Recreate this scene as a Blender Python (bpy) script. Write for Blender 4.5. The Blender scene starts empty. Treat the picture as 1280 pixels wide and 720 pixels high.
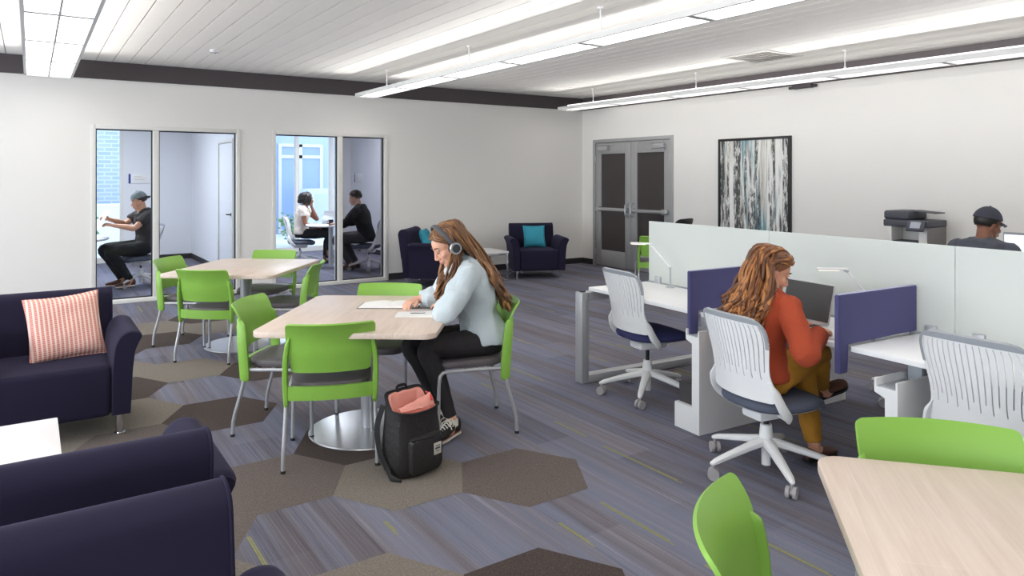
import bpy, bmesh, math, random
from mathutils import Vector, Matrix, noise
V = Vector
PI = math.pi
SC = bpy.context.scene
COL = SC.collection
random.seed(7)

# ------------------------------------------------------------------ materials
def _lin(c):
    return tuple(((x/12.92) if x <= 0.04045 else ((x+0.055)/1.055)**2.4) for x in c)
def rgb(r, g, b):
    return _lin((r/255, g/255, b/255)) + (1,)
MATS = {}
def mat(name, col, rough=0.5, metal=0.0, spec=0.5, noise_amt=0.0, noise_scale=20, bump=0.0, bump_scale=200, sheen=0.0, coat=0.0):
    if name in MATS: return MATS[name]
    m = bpy.data.materials.new(name); m.use_nodes = True
    nt = m.node_tree; b = nt.nodes['Principled BSDF']
    b.inputs['Base Color'].default_value = col
    b.inputs['Roughness'].default_value = rough
    b.inputs['Metallic'].default_value = metal
    b.inputs['Specular IOR Level'].default_value = spec
    if sheen: b.inputs['Sheen Weight'].default_value = sheen; b.inputs['Sheen Roughness'].default_value = 0.35; b.inputs['Sheen Tint'].default_value = (0.30, 0.28, 0.46, 1)
    if coat: b.inputs['Coat Weight'].default_value = coat
    tc = nt.nodes.new('ShaderNodeTexCoord')
    if noise_amt:
        n = nt.nodes.new('ShaderNodeTexNoise'); n.inputs['Scale'].default_value = noise_scale; n.inputs['Detail'].default_value = 4
        nt.links.new(tc.outputs['Object'], n.inputs['Vector'])
        mx = nt.nodes.new('ShaderNodeMix'); mx.data_type = 'RGBA'
        lo = tuple(x*(1-noise_amt) for x in col[:3])+(1,); hi = tuple(min(1, x*(1+noise_amt)) for x in col[:3])+(1,)
        mx.inputs[6].default_value = lo; mx.inputs[7].default_value = hi
        nt.links.new(n.outputs['Fac'], mx.inputs[0]); nt.links.new(mx.outputs[2], b.inputs['Base Color'])
    if bump:
        n2 = nt.nodes.new('ShaderNodeTexNoise'); n2.inputs['Scale'].default_value = bump_scale; n2.inputs['Detail'].default_value = 3
        nt.links.new(tc.outputs['Object'], n2.inputs['Vector'])
        bp_ = nt.nodes.new('ShaderNodeBump'); bp_.inputs['Strength'].default_value = bump; bp_.inputs['Distance'].default_value = 0.01
        nt.links.new(n2.outputs['Fac'], bp_.inputs['Height']); nt.links.new(bp_.outputs['Normal'], b.inputs['Normal'])
    MATS[name] = m
    return m
def emit(name, col, strength):
    if name in MATS: return MATS[name]
    m = bpy.data.materials.new(name); m.use_nodes = True; nt = m.node_tree; nt.nodes.clear()
    o = nt.nodes.new('ShaderNodeOutputMaterial'); e = nt.nodes.new('ShaderNodeEmission')
    e.inputs['Color'].default_value = col; e.inputs['Strength'].default_value = strength
    nt.links.new(e.outputs[0], o.inputs[0]); MATS[name] = m
    return m
def nodes_of(name):
    m = bpy.data.materials.new(name); m.use_nodes = True
    MATS[name] = m
    nt = m.node_tree
    return m, nt, nt.nodes['Principled BSDF'], (lambda t: nt.nodes.new(t)), nt.links.new
def ramp(nt, stops, interp='LINEAR'):
    r = nt.nodes.new('ShaderNodeValToRGB'); cr = r.color_ramp; cr.interpolation = interp
    while len(cr.elements) > 1: cr.elements.remove(cr.elements[-1])
    cr.elements[0].position = stops[0][0]; cr.elements[0].color = stops[0][1]
    for p, c in stops[1:]:
        e = cr.elements.new(p); e.color = c
    return r

def glass_mat(name, tint, refl=0.06):
    m = bpy.data.materials.new(name); m.use_nodes = True; nt = m.node_tree; nt.nodes.clear()
    o = nt.nodes.new('ShaderNodeOutputMaterial'); t = nt.nodes.new('ShaderNodeBsdfTransparent'); g = nt.nodes.new('ShaderNodeBsdfGlossy')
    mx = nt.nodes.new('ShaderNodeMixShader'); lw = nt.nodes.new('ShaderNodeFresnel'); lw.inputs['IOR'].default_value = 1.22
    t.inputs['Color'].default_value = tint; g.inputs['Roughness'].default_value = 0.0
    nt.links.new(lw.outputs[0], mx.inputs[0]); nt.links.new(t.outputs[0], mx.inputs[1]); nt.links.new(g.outputs[0], mx.inputs[2])
    nt.links.new(mx.outputs[0], o.inputs[0]); MATS[name] = m
    return m

M_wall = mat('wall_paint', rgb(234, 231, 226), 0.7, noise_amt=0.01, noise_scale=3, bump=0.04, bump_scale=300)
M_white_room = mat('meeting_room_paint', rgb(226, 228, 232), 0.7, bump=0.03, bump_scale=300)
M_ceil = mat('ceiling_plank', rgb(242, 239, 234), 0.6, noise_amt=0.015, noise_scale=2)
M_gap = mat('ceiling_gap', rgb(176, 172, 168), 0.9)
M_beam = mat('dark_beam_paint', rgb(74, 67, 69), 0.6, noise_amt=0.06, noise_scale=6)
M_frame = mat('white_frame_paint', rgb(226, 224, 218), 0.45)
M_gasket = mat('black_gasket', rgb(30, 31, 36), 0.5)
M_base = mat('baseboard_rubber', rgb(46, 43, 45), 0.6)
M_alu = mat('door_aluminium', rgb(168, 168, 168), 0.38, 0.35, noise_amt=0.03, noise_scale=8)
M_steel = mat('brushed_steel', rgb(200, 201, 204), 0.28, 0.9, noise_amt=0.05, noise_scale=30)
M_chrome = mat('polished_chrome', rgb(225, 226, 230), 0.12, 1.0)
M_silver = mat('silver_powder_coat', rgb(186, 187, 190), 0.38, 0.35)
M_darkglass = mat('dark_door_glass', rgb(62, 56, 56), 0.12, 0, 0.5)
M_green = mat('green_plastic', rgb(136, 184, 76), 0.36, 0, 0.45, bump=0.02, bump_scale=600)
M_greyseat = mat('grey_vinyl', rgb(92, 86, 88), 0.5, bump=0.05, bump_scale=500)
M_black = mat('black_plastic', rgb(28, 28, 30), 0.45)
M_rubber = mat('dark_rubber', rgb(40, 40, 42), 0.8)
M_white = mat('white_plastic', rgb(236, 236, 236), 0.38)
M_lam = mat('white_laminate', rgb(240, 240, 240), 0.35)
M_greyrail = mat('grey_plastic', rgb(160, 164, 170), 0.45)
M_caster = mat('caster_grey', rgb(172, 168, 168), 0.5)
M_navy = mat('navy_wool', rgb(36, 33, 52), 0.9, spec=0.15, noise_amt=0.10, noise_scale=260, bump=0.10, bump_scale=700, sheen=0.2)
M_navyseat = mat('navy_mesh', rgb(48, 50, 96), 0.8, bump=0.1, bump_scale=800)
M_slateseat = mat('slate_fabric', rgb(82, 88, 104), 0.8, bump=0.1, bump_scale=800)
M_bluedivider = mat('blue_felt', rgb(74, 73, 116), 0.85, noise_amt=0.05, noise_scale=300, bump=0.06, bump_scale=700)
M_bluetop = mat('divider_trim', rgb(170, 172, 200), 0.6)
M_teal = mat('teal_weave', rgb(52, 150, 172), 0.85, noise_amt=0.08, noise_scale=120, bump=0.12, bump_scale=400)
M_darkgrey = mat('dark_grey_metal', rgb(70, 68, 70), 0.5)
M_skin = mat('skin_fair', rgb(226, 172, 146), 0.5, noise_amt=0.05, noise_scale=25)
M_skin2 = mat('skin_tan', rgb(222, 166, 136), 0.5, noise_amt=0.05, noise_scale=25)
M_skinb = mat('skin_brown', rgb(140, 92, 70), 0.45, noise_amt=0.05, noise_scale=25)
M_skind = mat('skin_deep', rgb(150, 98, 70), 0.45, noise_amt=0.05, noise_scale=25)
M_lip = mat('lip', rgb(192, 104, 96), 0.4)
M_lipd = mat('lip_deep', rgb(110, 60, 54), 0.4)
M_eye = mat('eye_white', rgb(230, 228, 224), 0.2)
M_iris = mat('iris', rgb(40, 28, 22), 0.2)
M_denim = mat('light_denim', rgb(200, 211, 216), 0.85, noise_amt=0.10, noise_scale=7, bump=0.35, bump_scale=60)
M_legging = mat('black_legging', rgb(34, 30, 33), 0.8, bump=0.1, bump_scale=120)
M_mustard = mat('mustard_cotton', rgb(176, 122, 32), 0.8, noise_amt=0.10, noise_scale=9, bump=0.15, bump_scale=60)
M_charcoal = mat('charcoal_cotton', rgb(52, 50, 50), 0.85, noise_amt=0.1, noise_scale=9, bump=0.15, bump_scale=60)
M_greytee = mat('grey_tee', rgb(88, 92, 102), 0.85, bump=0.15, bump_scale=60)
M_blackcloth = mat('black_cloth', rgb(30, 30, 33), 0.85, bump=0.15, bump_scale=60)
M_cream = mat('cream_blouse', rgb(226, 214, 204), 0.8, noise_amt=0.3, noise_scale=18)
M_sneaker = mat('sneaker_canvas', rgb(42, 38, 38), 0.85)
M_sole = mat('sole_rubber', rgb(222, 208, 192), 0.7)
M_lace = mat('lace_white', rgb(226, 222, 212), 0.8)
M_brownshoe = mat('brown_leather', rgb(96, 58, 44), 0.5)
M_paper = mat('paper', rgb(244, 243, 240), 0.8)
M_cover = mat('notebook_cover', rgb(70, 56, 52), 0.6)
M_ink = mat('black_ink', rgb(40, 40, 46), 0.7)
M_pack = mat('black_nylon', rgb(38, 35, 35), 0.55, noise_amt=0.2, noise_scale=14, bump=0.5, bump_scale=38)
M_salmon = mat('salmon_lining', rgb(236, 160, 146), 0.8, noise_amt=0.08, noise_scale=20, bump=0.2, bump_scale=40)
M_red = mat('red_tape', rgb(210, 70, 66), 0.7)
M_ltag = mat('woven_label', rgb(206, 200, 192), 0.8)
M_alulap = mat('laptop_aluminium', rgb(206, 208, 212), 0.3, 0.6)
M_screen = mat('dark_screen', rgb(62, 62, 62), 0.25)
M_key = mat('keyboard_keys', rgb(48, 48, 50), 0.6)
M_prdark = mat('printer_dark', rgb(74, 75, 84), 0.5)
M_prgrey = mat('printer_grey', rgb(120, 116, 116), 0.55)
M_prwhite = mat('printer_white', rgb(232, 230, 226), 0.5)
M_capgrey = mat('cap_charcoal', rgb(66, 68, 80), 0.8, bump=0.1, bump_scale=200)
M_capprint = mat('cap_print', rgb(128, 140, 142), 0.8, noise_amt=0.5, noise_scale=22)
M_signblue = mat('sign_blue', rgb(50, 60, 140), 0.5)
M_signwhite = mat('sign_white', rgb(232, 232, 232), 0.5)
M_hair_a = mat('hair_chestnut', rgb(116, 78, 48), 0.45, noise_amt=0.55, noise_scale=26)
M_hair_a2 = mat('hair_chestnut_gold', rgb(156, 110, 66), 0.42, noise_amt=0.4, noise_scale=30)
M_hair_a3 = mat('hair_chestnut_deep', rgb(92, 60, 38), 0.45, noise_amt=0.4, noise_scale=30)
M_hair_b2 = mat('hair_auburn_gold', rgb(176, 118, 66), 0.42, noise_amt=0.4, noise_scale=30)
M_hair_b3 = mat('hair_auburn_deep', rgb(96, 58, 36), 0.45, noise_amt=0.4, noise_scale=30)
M_hair_b = mat('hair_auburn', rgb(124, 77, 44), 0.45, noise_amt=0.55, noise_scale=26)
M_hair_k = mat('hair_black', rgb(36, 28, 26), 0.4, noise_amt=0.3, noise_scale=15)
M_hair_d = mat('hair_dark_brown', rgb(60, 44, 36), 0.5, noise_amt=0.3, noise_scale=15)
M_glass = glass_mat('clear_glass', (0.93, 0.95, 0.97, 1))
M_tint = glass_mat('tinted_glass', (0.60, 0.60, 0.62, 1))
M_light = emit('diffuser_glow', (1.0, 0.98, 0.95, 1), 4.8)
M_fill = emit('ceiling_fill_glow', (1.0, 0.98, 0.95, 1), 1.5)  # glow of the strips added atop the housings to lift the ceiling
M_light2 = emit('diffuser_glow_dim', (1.0, 0.98, 0.95, 1), 3.6)
M_house = mat('fixture_housing', rgb(214, 214, 212), 0.5)
M_bar = mat('fixture_bar', rgb(196, 196, 196), 0.6)
M_monitor = emit('monitor_glow', (0.86, 0.92, 1.0, 1), 1.1)
M_led = emit('led_glow', (1.0, 0.88, 0.74, 1), 1.2)

def make_wood():
    m, nt, b, N, L = nodes_of('pale_oak')
    tc = N('ShaderNodeTexCoord'); mp = N('ShaderNodeMapping'); mp.inputs['Scale'].default_value = (9, 0.9, 4)
    L(tc.outputs['Object'], mp.inputs[0])
    n = N('ShaderNodeTexNoise'); n.inputs['Scale'].default_value = 2.2; n.inputs['Detail'].default_value = 6; n.inputs['Distortion'].default_value = 1.2
    L(mp.outputs[0], n.inputs['Vector'])
    mp2 = N('ShaderNodeMapping'); mp2.inputs['Scale'].default_value = (90, 3, 20); L(tc.outputs['Object'], mp2.inputs[0])
    n2 = N('ShaderNodeTexNoise'); n2.inputs['Scale'].default_value = 2; n2.inputs['Detail'].default_value = 3; L(mp2.outputs[0], n2.inputs['Vector'])
    br = N('ShaderNodeTexBrick'); br.offset = 0.37; br.inputs['Scale'].default_value = 1.0
    br.inputs['Brick Width'].default_value = 5.0; br.inputs['Row Height'].default_value = 0.145; br.inputs['Mortar Size'].default_value = 0.0015
    br.inputs['Color1'].default_value = (0.35, 0.35, 0.35, 1); br.inputs['Color2'].default_value = (0.65, 0.65, 0.65, 1); br.inputs['Mortar'].default_value = (0.9, 0.9, 0.9, 1)
    mp3 = N('ShaderNodeMapping'); mp3.inputs['Rotation'].default_value = (0, 0, PI/2); L(tc.outputs['Object'], mp3.inputs[0]); L(mp3.outputs[0], br.inputs['Vector'])
    a = N('ShaderNodeMath'); a.operation = 'MULTIPLY_ADD'; a.inputs[1].default_value = 0.55; L(n.outputs['Fac'], a.inputs[0])
    a2 = N('ShaderNodeMath'); a2.operation = 'MULTIPLY'; a2.inputs[1].default_value = 0.28; L(n2.outputs['Fac'], a2.inputs[0]); L(a2.outputs[0], a.inputs[2])
    a3 = N('ShaderNodeMath'); a3.operation = 'MULTIPLY_ADD'; a3.inputs[1].default_value = 0.30; L(br.outputs['Color'], a3.inputs[0]); L(a.outputs[0], a3.inputs[2])
    r = ramp(nt, [(0.25, rgb(186, 163, 146)), (0.5, rgb(214, 194, 178)), (0.75, rgb(228, 210, 196))])
    L(a3.outputs[0], r.inputs[0]); L(r.outputs[0], b.inputs['Base Color'])
    b.inputs['Roughness'].default_value = 0.38
    return m
M_wood = make_wood()

def carpet_plain(name, c1, c2):
    m, nt, b, N, L = nodes_of(name)
    tc = N('ShaderNodeTexCoord'); n = N('ShaderNodeTexNoise'); n.inputs['Scale'].default_value = 110; n.inputs['Detail'].default_value = 5; n.inputs['Roughness'].default_value = 0.8
    L(tc.outputs['Object'], n.inputs['Vector']); r = ramp(nt, [(0.3, c1), (0.7, c2)]); L(n.outputs['Fac'], r.inputs[0])
    L(r.outputs[0], b.inputs['Base Color']); b.inputs['Roughness'].default_value = 0.95; b.inputs['Specular IOR Level'].default_value = 0.1
    bp_ = N('ShaderNodeBump'); bp_.inputs['Strength'].default_value = 0.35; bp_.inputs['Distance'].default_value = 0.004
    L(n.outputs['Fac'], bp_.inputs['Height']); L(bp_.outputs[0], b.inputs['Normal'])
    return m
M_taupe = carpet_plain('carpet_taupe', rgb(102, 95, 88), rgb(146, 138, 129))
M_brown = carpet_plain('carpet_brown', rgb(84, 76, 73), rgb(124, 114, 110))
M_dark = carpet_plain('carpet_dark', rgb(58, 51, 49), rgb(94, 84, 80))
M_yellow = carpet_plain('carpet_yellow', rgb(124, 123, 74), rgb(168, 167, 104))

def make_stripes():
    m, nt, b, N, L = nodes_of('carpet_striped')
    tc = N('ShaderNodeTexCoord')
    def nz(sx, sy, sc, det, rough=0.5):
        mp = N('ShaderNodeMapping'); mp.inputs['Scale'].default_value = (sx, sy, 1); L(tc.outputs['Object'], mp.inputs[0])
        n = N('ShaderNodeTexNoise'); n.inputs['Scale'].default_value = sc; n.inputs['Detail'].default_value = det; n.inputs['Roughness'].default_value = rough
        L(mp.outputs[0], n.inputs['Vector']); return n.outputs['Fac']
    fine = nz(95, 0.6, 1.8, 3, 0.75)
    mid = nz(22, 0.45, 1.0, 2)
    grain = nz(1, 1, 160, 3, 0.8)
    # planks 0.25 x 1.0 laid along y
    br = N('ShaderNodeTexBrick'); br.offset = 0.43; br.inputs['Scale'].default_value = 1.0
    br.inputs['Brick Width'].default_value = 1.0; br.inputs['Row Height'].default_value = 0.25; br.inputs['Mortar Size'].default_value = 0.0
    br.inputs['Color1'].default_value = (0, 0, 0, 1); br.inputs['Color2'].default_value = (1, 1, 1, 1)
    mp = N('ShaderNodeMapping'); mp.inputs['Rotation'].default_value = (0, 0, PI/2); L(tc.outputs['Object'], mp.inputs[0]); L(mp.outputs[0], br.inputs['Vector'])
    def ma(op, a, bb, c=None):
        n = N('ShaderNodeMath'); n.operation = op
        for i, x in enumerate((a, bb, c)):
            if x is None: continue
            if isinstance(x, (int, float)): n.inputs[i].default_value = x
            else: L(x, n.inputs[i])
        return n.outputs[0]
    s = ma('MULTIPLY_ADD', fine, 0.62, ma('MULTIPLY', mid, 0.34))
    s = ma('ADD', s, ma('MULTIPLY', br.outputs['Color'], 0.12))
    s = ma('ADD', s, ma('MULTIPLY_ADD', grain, 0.30, -0.15))
    r = ramp(nt, [(0.30, rgb(78, 76, 86)), (0.46, rgb(106, 107, 123)), (0.56, rgb(120, 124, 142)), (0.64, rgb(124, 121, 133)), (0.74, rgb(146, 150, 168)), (0.85, rgb(168, 172, 188))])
    L(s, r.inputs[0])
    # hue drift towards brown-purple per plank
    mx = N('ShaderNodeMix'); mx.data_type = 'RGBA'; mx.blend_type = 'MIX'
    r2 = ramp(nt, [(0.30, rgb(80, 75, 79)), (0.55, rgb(114, 109, 116)), (0.80, rgb(146, 142, 152))]); L(s, r2.inputs[0])
    drift = nz(7, 0.35, 0.8, 2)
    r3 = ramp(nt, [(0.42, (0, 0, 0, 1)), (0.60, (1, 1, 1, 1))]); L(drift, r3.inputs[0])
    L(r3.outputs[0], mx.inputs[0]); L(r.outputs[0], mx.inputs[6]); L(r2.outputs[0], mx.inputs[7])
    L(mx.outputs[2], b.inputs['Base Color']); b.inputs['Roughness'].default_value = 0.95; b.inputs['Specular IOR Level'].default_value = 0.1
    bp_ = N('ShaderNodeBump'); bp_.inputs['Strength'].default_value = 0.3; bp_.inputs['Distance'].default_value = 0.004
    L(s, bp_.inputs['Height']); L(bp_.outputs[0], b.inputs['Normal'])
    return m
M_stripe = make_stripes()

def make_brick():
    m, nt, b, N, L = nodes_of('blue_grey_brick')
    tc = N('ShaderNodeTexCoord'); mp = N('ShaderNodeMapping'); mp.inputs['Rotation'].default_value = (PI/2, 0, 0); L(tc.outputs['Object'], mp.inputs[0])
    br = N('ShaderNodeTexBrick'); br.inputs['Scale'].default_value = 1.0; br.inputs['Brick Width'].default_value = 0.30; br.inputs['Row Height'].default_value = 0.10; br.inputs['Mortar Size'].default_value = 0.014
    br.inputs['Color1'].default_value = rgb(176, 194, 230); br.inputs['Color2'].default_value = rgb(190, 205, 236); br.inputs['Mortar'].default_value = rgb(214, 224, 244)
    L(mp.outputs[0], br.inputs['Vector']); L(br.outputs['Color'], b.inputs['Base Color']); b.inputs['Roughness'].default_value = 0.9
    return m
M_brick = make_brick()

def make_paint():
    m, nt, b, N, L = nodes_of('streaked_canvas')
    tc = N('ShaderNodeTexCoord')
    def nz(sy, sz, sc, det, rough, off):
        mp = N('ShaderNodeMapping'); mp.inputs['Scale'].default_value = (1, sy, sz); mp.inputs['Location'].default_value = (off, off*1.7, off*0.3); L(tc.outputs['Object'], mp.inputs[0])
        n = N('ShaderNodeTexNoise'); n.inputs['Scale'].default_value = sc; n.inputs['Detail'].default_value = det; n.inputs['Roughness'].default_value = rough; n.inputs['Distortion'].default_value = 0.4
        L(mp.outputs[0], n.inputs['Vector']); return n.outputs['Fac']
    def mixc(prev, fac, c):
        mx = N('ShaderNodeMix'); mx.data_type = 'RGBA'; L(fac, mx.inputs[0])
        if isinstance(prev, tuple): mx.inputs[6].default_value = prev
        else: L(prev, mx.inputs[6])
        mx.inputs[7].default_value = c; return mx.outputs[2]
    def mask(f, a, bb):
        r = ramp(nt, [(a, (0, 0, 0, 1)), (bb, (1, 1, 1, 1))]); L(f, r.inputs[0]); return r.outputs[0]
    def mul(a, bb):
        n = N('ShaderNodeMath'); n.operation = 'MULTIPLY'; L(a, n.inputs[0]); L(bb, n.inputs[1]); return n.outputs[0]
    c = mixc(rgb(232, 232, 228), mask(nz(9, 0.5, 1, 4, 0.7, 3.0), 0.50, 0.62), rgb(196, 192, 180))
    c = mixc(c, mul(mask(nz(6, 0.35, 1, 3, 0.6, 11.2), 0.55, 0.62), mask(nz(16, 3, 1, 5, 0.8, 5.0), 0.42, 0.52)), rgb(120, 106, 86))
    c = mixc(c, mul(mask(nz(4, 0.5, 1, 3, 0.6, 21.7), 0.57, 0.63), mask(nz(14, 1.2, 1, 5, 0.8, 8.0), 0.38, 0.5)), rgb(110, 150, 158))
    c = mixc(c, mul(mask(nz(7, 0.3, 1, 3, 0.6, 31.4), 0.53, 0.58), mask(nz(22, 5, 1, 6, 0.85, 15.0), 0.44, 0.52)), rgb(58, 58, 64))
    c = mixc(c, mul(mask(nz(11, 0.25, 1, 3, 0.6, 44.4), 0.52, 0.56), mask(nz(26, 7, 1, 6, 0.85, 19.0), 0.42, 0.50)), rgb(70, 74, 70))
    L(c, b.inputs['Base Color']); b.inputs['Roughness'].default_value = 0.6
    return m
M_paint = make_paint()

def make_cushion_pattern():
    m, nt, b, N, L = nodes_of('coral_striped_weave')
    tc = N('ShaderNodeTexCoord')
    w = N('ShaderNodeTexWave'); w.wave_type = 'BANDS'; w.bands_direction = 'X'; w.inputs['Scale'].default_value = 13.0; w.inputs['Distortion'].default_value = 0
    L(tc.outputs['Object'], w.inputs['Vector'])
    w2 = N('ShaderNodeTexWave'); w2.wave_type = 'BANDS'; w2.bands_direction = 'Z'; w2.inputs['Scale'].default_value = 26.0
    L(tc.outputs['Object'], w2.inputs['Vector'])
    r1 = ramp(nt, [(0.25, (0, 0, 0, 1)), (0.5, (1, 1, 1, 1))]); L(w.outputs['Fac'], r1.inputs[0])
    mm = N('ShaderNodeMath'); mm.operation = 'MULTIPLY'; L(r1.outputs[0], mm.inputs[0]); L(w2.outputs['Fac'], mm.inputs[1])
    ad = N('ShaderNodeMath'); ad.operation = 'MULTIPLY_ADD'; L(r1.outputs[0], ad.inputs[0]); ad.inputs[1].default_value = 0.35; L(mm.outputs[0], ad.inputs[2])
    r = ramp(nt, [(0.0, rgb(240, 214, 202)), (0.4, rgb(232, 182, 168)), (1.0, rgb(212, 122, 110))]); L(ad.outputs[0], r.inputs[0])
    L(r.outputs[0], b.inputs['Base Color']); b.inputs['Roughness'].default_value = 0.9
    return m
M_coral = make_cushion_pattern()

def make_knit():
    m, nt, b, N, L = nodes_of('rust_knit')
    tc = N('ShaderNodeTexCoord')
    w = N('ShaderNodeTexWave'); w.wave_type = 'BANDS'; w.bands_direction = 'DIAGONAL'; w.inputs['Scale'].default_value = 55; w.inputs['Distortion'].default_value = 1.5; w.inputs['Detail'].default_value = 1
    L(tc.outputs['Object'], w.inputs['Vector'])
    r = ramp(nt, [(0.0, rgb(150, 56, 30)), (1.0, rgb(198, 84, 50))]); L(w.outputs['Fac'], r.inputs[0]); L(r.outputs[0], b.inputs['Base Color'])
    b.inputs['Roughness'].default_value = 0.9
    bp_ = N('ShaderNodeBump'); bp_.inputs['Strength'].default_value = 0.5; bp_.inputs['Distance'].default_value = 0.004; L(w.outputs['Fac'], bp_.inputs['Height']); L(bp_.outputs[0], b.inputs['Normal'])
    return m
M_knit = make_knit()

def make_frost():
    m = bpy.data.materials.new('frosted_glass'); m.use_nodes = True; nt = m.node_tree; nt.nodes.clear()
    o = nt.nodes.new('ShaderNodeOutputMaterial'); d = nt.nodes.new('ShaderNodeBsdfDiffuse'); t = nt.nodes.new('ShaderNodeBsdfTranslucent'); g = nt.nodes.new('ShaderNodeBsdfGlossy')
    d.inputs['Color'].default_value = rgb(234, 238, 234); t.inputs['Color'].default_value = rgb(242, 245, 242); g.inputs['Roughness'].default_value = 0.35
    a = nt.nodes.new('ShaderNodeMixShader'); a.inputs[0].default_value = 0.42; nt.links.new(d.outputs[0], a.inputs[1]); nt.links.new(t.outputs[0], a.inputs[2])
    c = nt.nodes.new('ShaderNodeMixShader'); c.inputs[0].default_value = 0.04; nt.links.new(a.outputs[0], c.inputs[1]); nt.links.new(g.outputs[0], c.inputs[2])
    nt.links.new(c.outputs[0], o.inputs[0]); MATS['frosted_glass'] = m
    return m
M_frost = make_frost()

# ------------------------------------------------------------------ geometry helpers
def smoothstep(a, b, x):
    t = max(0, min(1, (x-a)/(b-a))); return t*t*(3-2*t)
def lerp(a, b, t): return a+(b-a)*t
def finish(name, bm, m, parent=None, loc=None, smooth=True, angle=38):
    bmesh.ops.recalc_face_normals(bm, faces=bm.faces[:])
    if smooth:
        th = math.radians(angle)
        for f in bm.faces: f.smooth = True
        for e in bm.edges:
            if len(e.link_faces) == 2:
                try:
                    if e.calc_face_angle() > th: e.smooth = False
                except Exception: pass
    me = bpy.data.meshes.new(name); bm.to_mesh(me); bm.free()
    for mm in (m if isinstance(m, (list, tuple)) else [m]): me.materials.append(mm)
    o = bpy.data.objects.new(name, me); COL.objects.link(o)
    if parent is not None: o.parent = parent
    if loc is not None: o.location = loc
    return o
obj = finish
def NB(): return bmesh.new()
def box(bm, c, s, bev=0.0, M=None, seg=2, mi=0):
    r = bmesh.ops.create_cube(bm, size=1.0)
    vs = r['verts']
    bmesh.ops.scale(bm, vec=V(s), verts=vs)
    if bev > 0:
        es = list({e for v in vs for e in v.link_edges})
        rr = bmesh.ops.bevel(bm, geom=es, offset=min(bev, min(s)*0.49), segments=seg, profile=0.5, affect='EDGES')
        vs = list({v for v in rr['verts']} | {v for f in rr['faces'] for v in f.verts})
    T = Matrix.Translation(V(c))
    if M is not None: T = T @ M.to_4x4()
    bmesh.ops.transform(bm, matrix=T, verts=vs)
    if mi:
        for f in {f for v in vs for f in v.link_faces}: f.material_index = mi
    return vs
def box2(bm, a, b, bev=0.0, seg=2):
    a, b = V(a), V(b)
    return box(bm, (a+b)/2, (abs(b.x-a.x), abs(b.y-a.y), abs(b.z-a.z)), bev, seg=seg)
def cyl(bm, a, b, r, r2=None, seg=20, cap=True):
    a, b = V(a), V(b); r2 = r if r2 is None else r2
    d = (b-a); q = d.to_track_quat('Z', 'Y')
    res = bmesh.ops.create_cone(bm, cap_ends=cap, cap_tris=False, segments=seg, radius1=r, radius2=r2, depth=d.length)
    bmesh.ops.transform(bm, matrix=Matrix.Translation((a+b)/2) @ q.to_matrix().to_4x4(), verts=res['verts'])
    return res['verts']
def ell(bm, c, r, M=None, u=20, v=14):
    res = bmesh.ops.create_uvsphere(bm, u_segments=u, v_segments=v, radius=1.0)
    S = Matrix.Diagonal((r[0], r[1], r[2], 1))
    T = Matrix.Translation(V(c))
    if M is not None: T = T @ M.to_4x4()
    bmesh.ops.transform(bm, matrix=T @ S, verts=res['verts'])
    return res['verts']
def catmull(pts, n):
    pts = [V(p) for p in pts]
    if len(pts) == 2:
        return [pts[0].lerp(pts[1], i/n) for i in range(n+1)], [i/n for i in range(n+1)]
    out, ts = [], []
    N = len(pts)-1
    for i in range(N):
        p0 = pts[i-1] if i > 0 else pts[0]*2-pts[1]
        p1, p2 = pts[i], pts[i+1]
        p3 = pts[i+2] if i+2 <= N else pts[N]*2-pts[N-1]
        for k in range(n):
            t = k/n
            out.append(0.5*((2*p1)+(p2-p0)*t+(2*p0-5*p1+4*p2-p3)*t*t+(3*p1-p0-3*p2+p3)*t**3)); ts.append(i+t)
    out.append(pts[-1]); ts.append(N)
    return out, [t/N for t in ts]
def rings_to_mesh(bm, rings, closed_ends=True):
    vr = [[bm.verts.new(p) for p in ring] for ring in rings]
    n = len(rings[0])
    for a, b in zip(vr, vr[1:]):
        for i in range(n):
            bm.faces.new((a[i], a[(i+1) % n], b[(i+1) % n], b[i]))
    if closed_ends:
        bm.faces.new(list(reversed(vr[0]))); bm.faces.new(vr[-1])
    return vr
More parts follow.
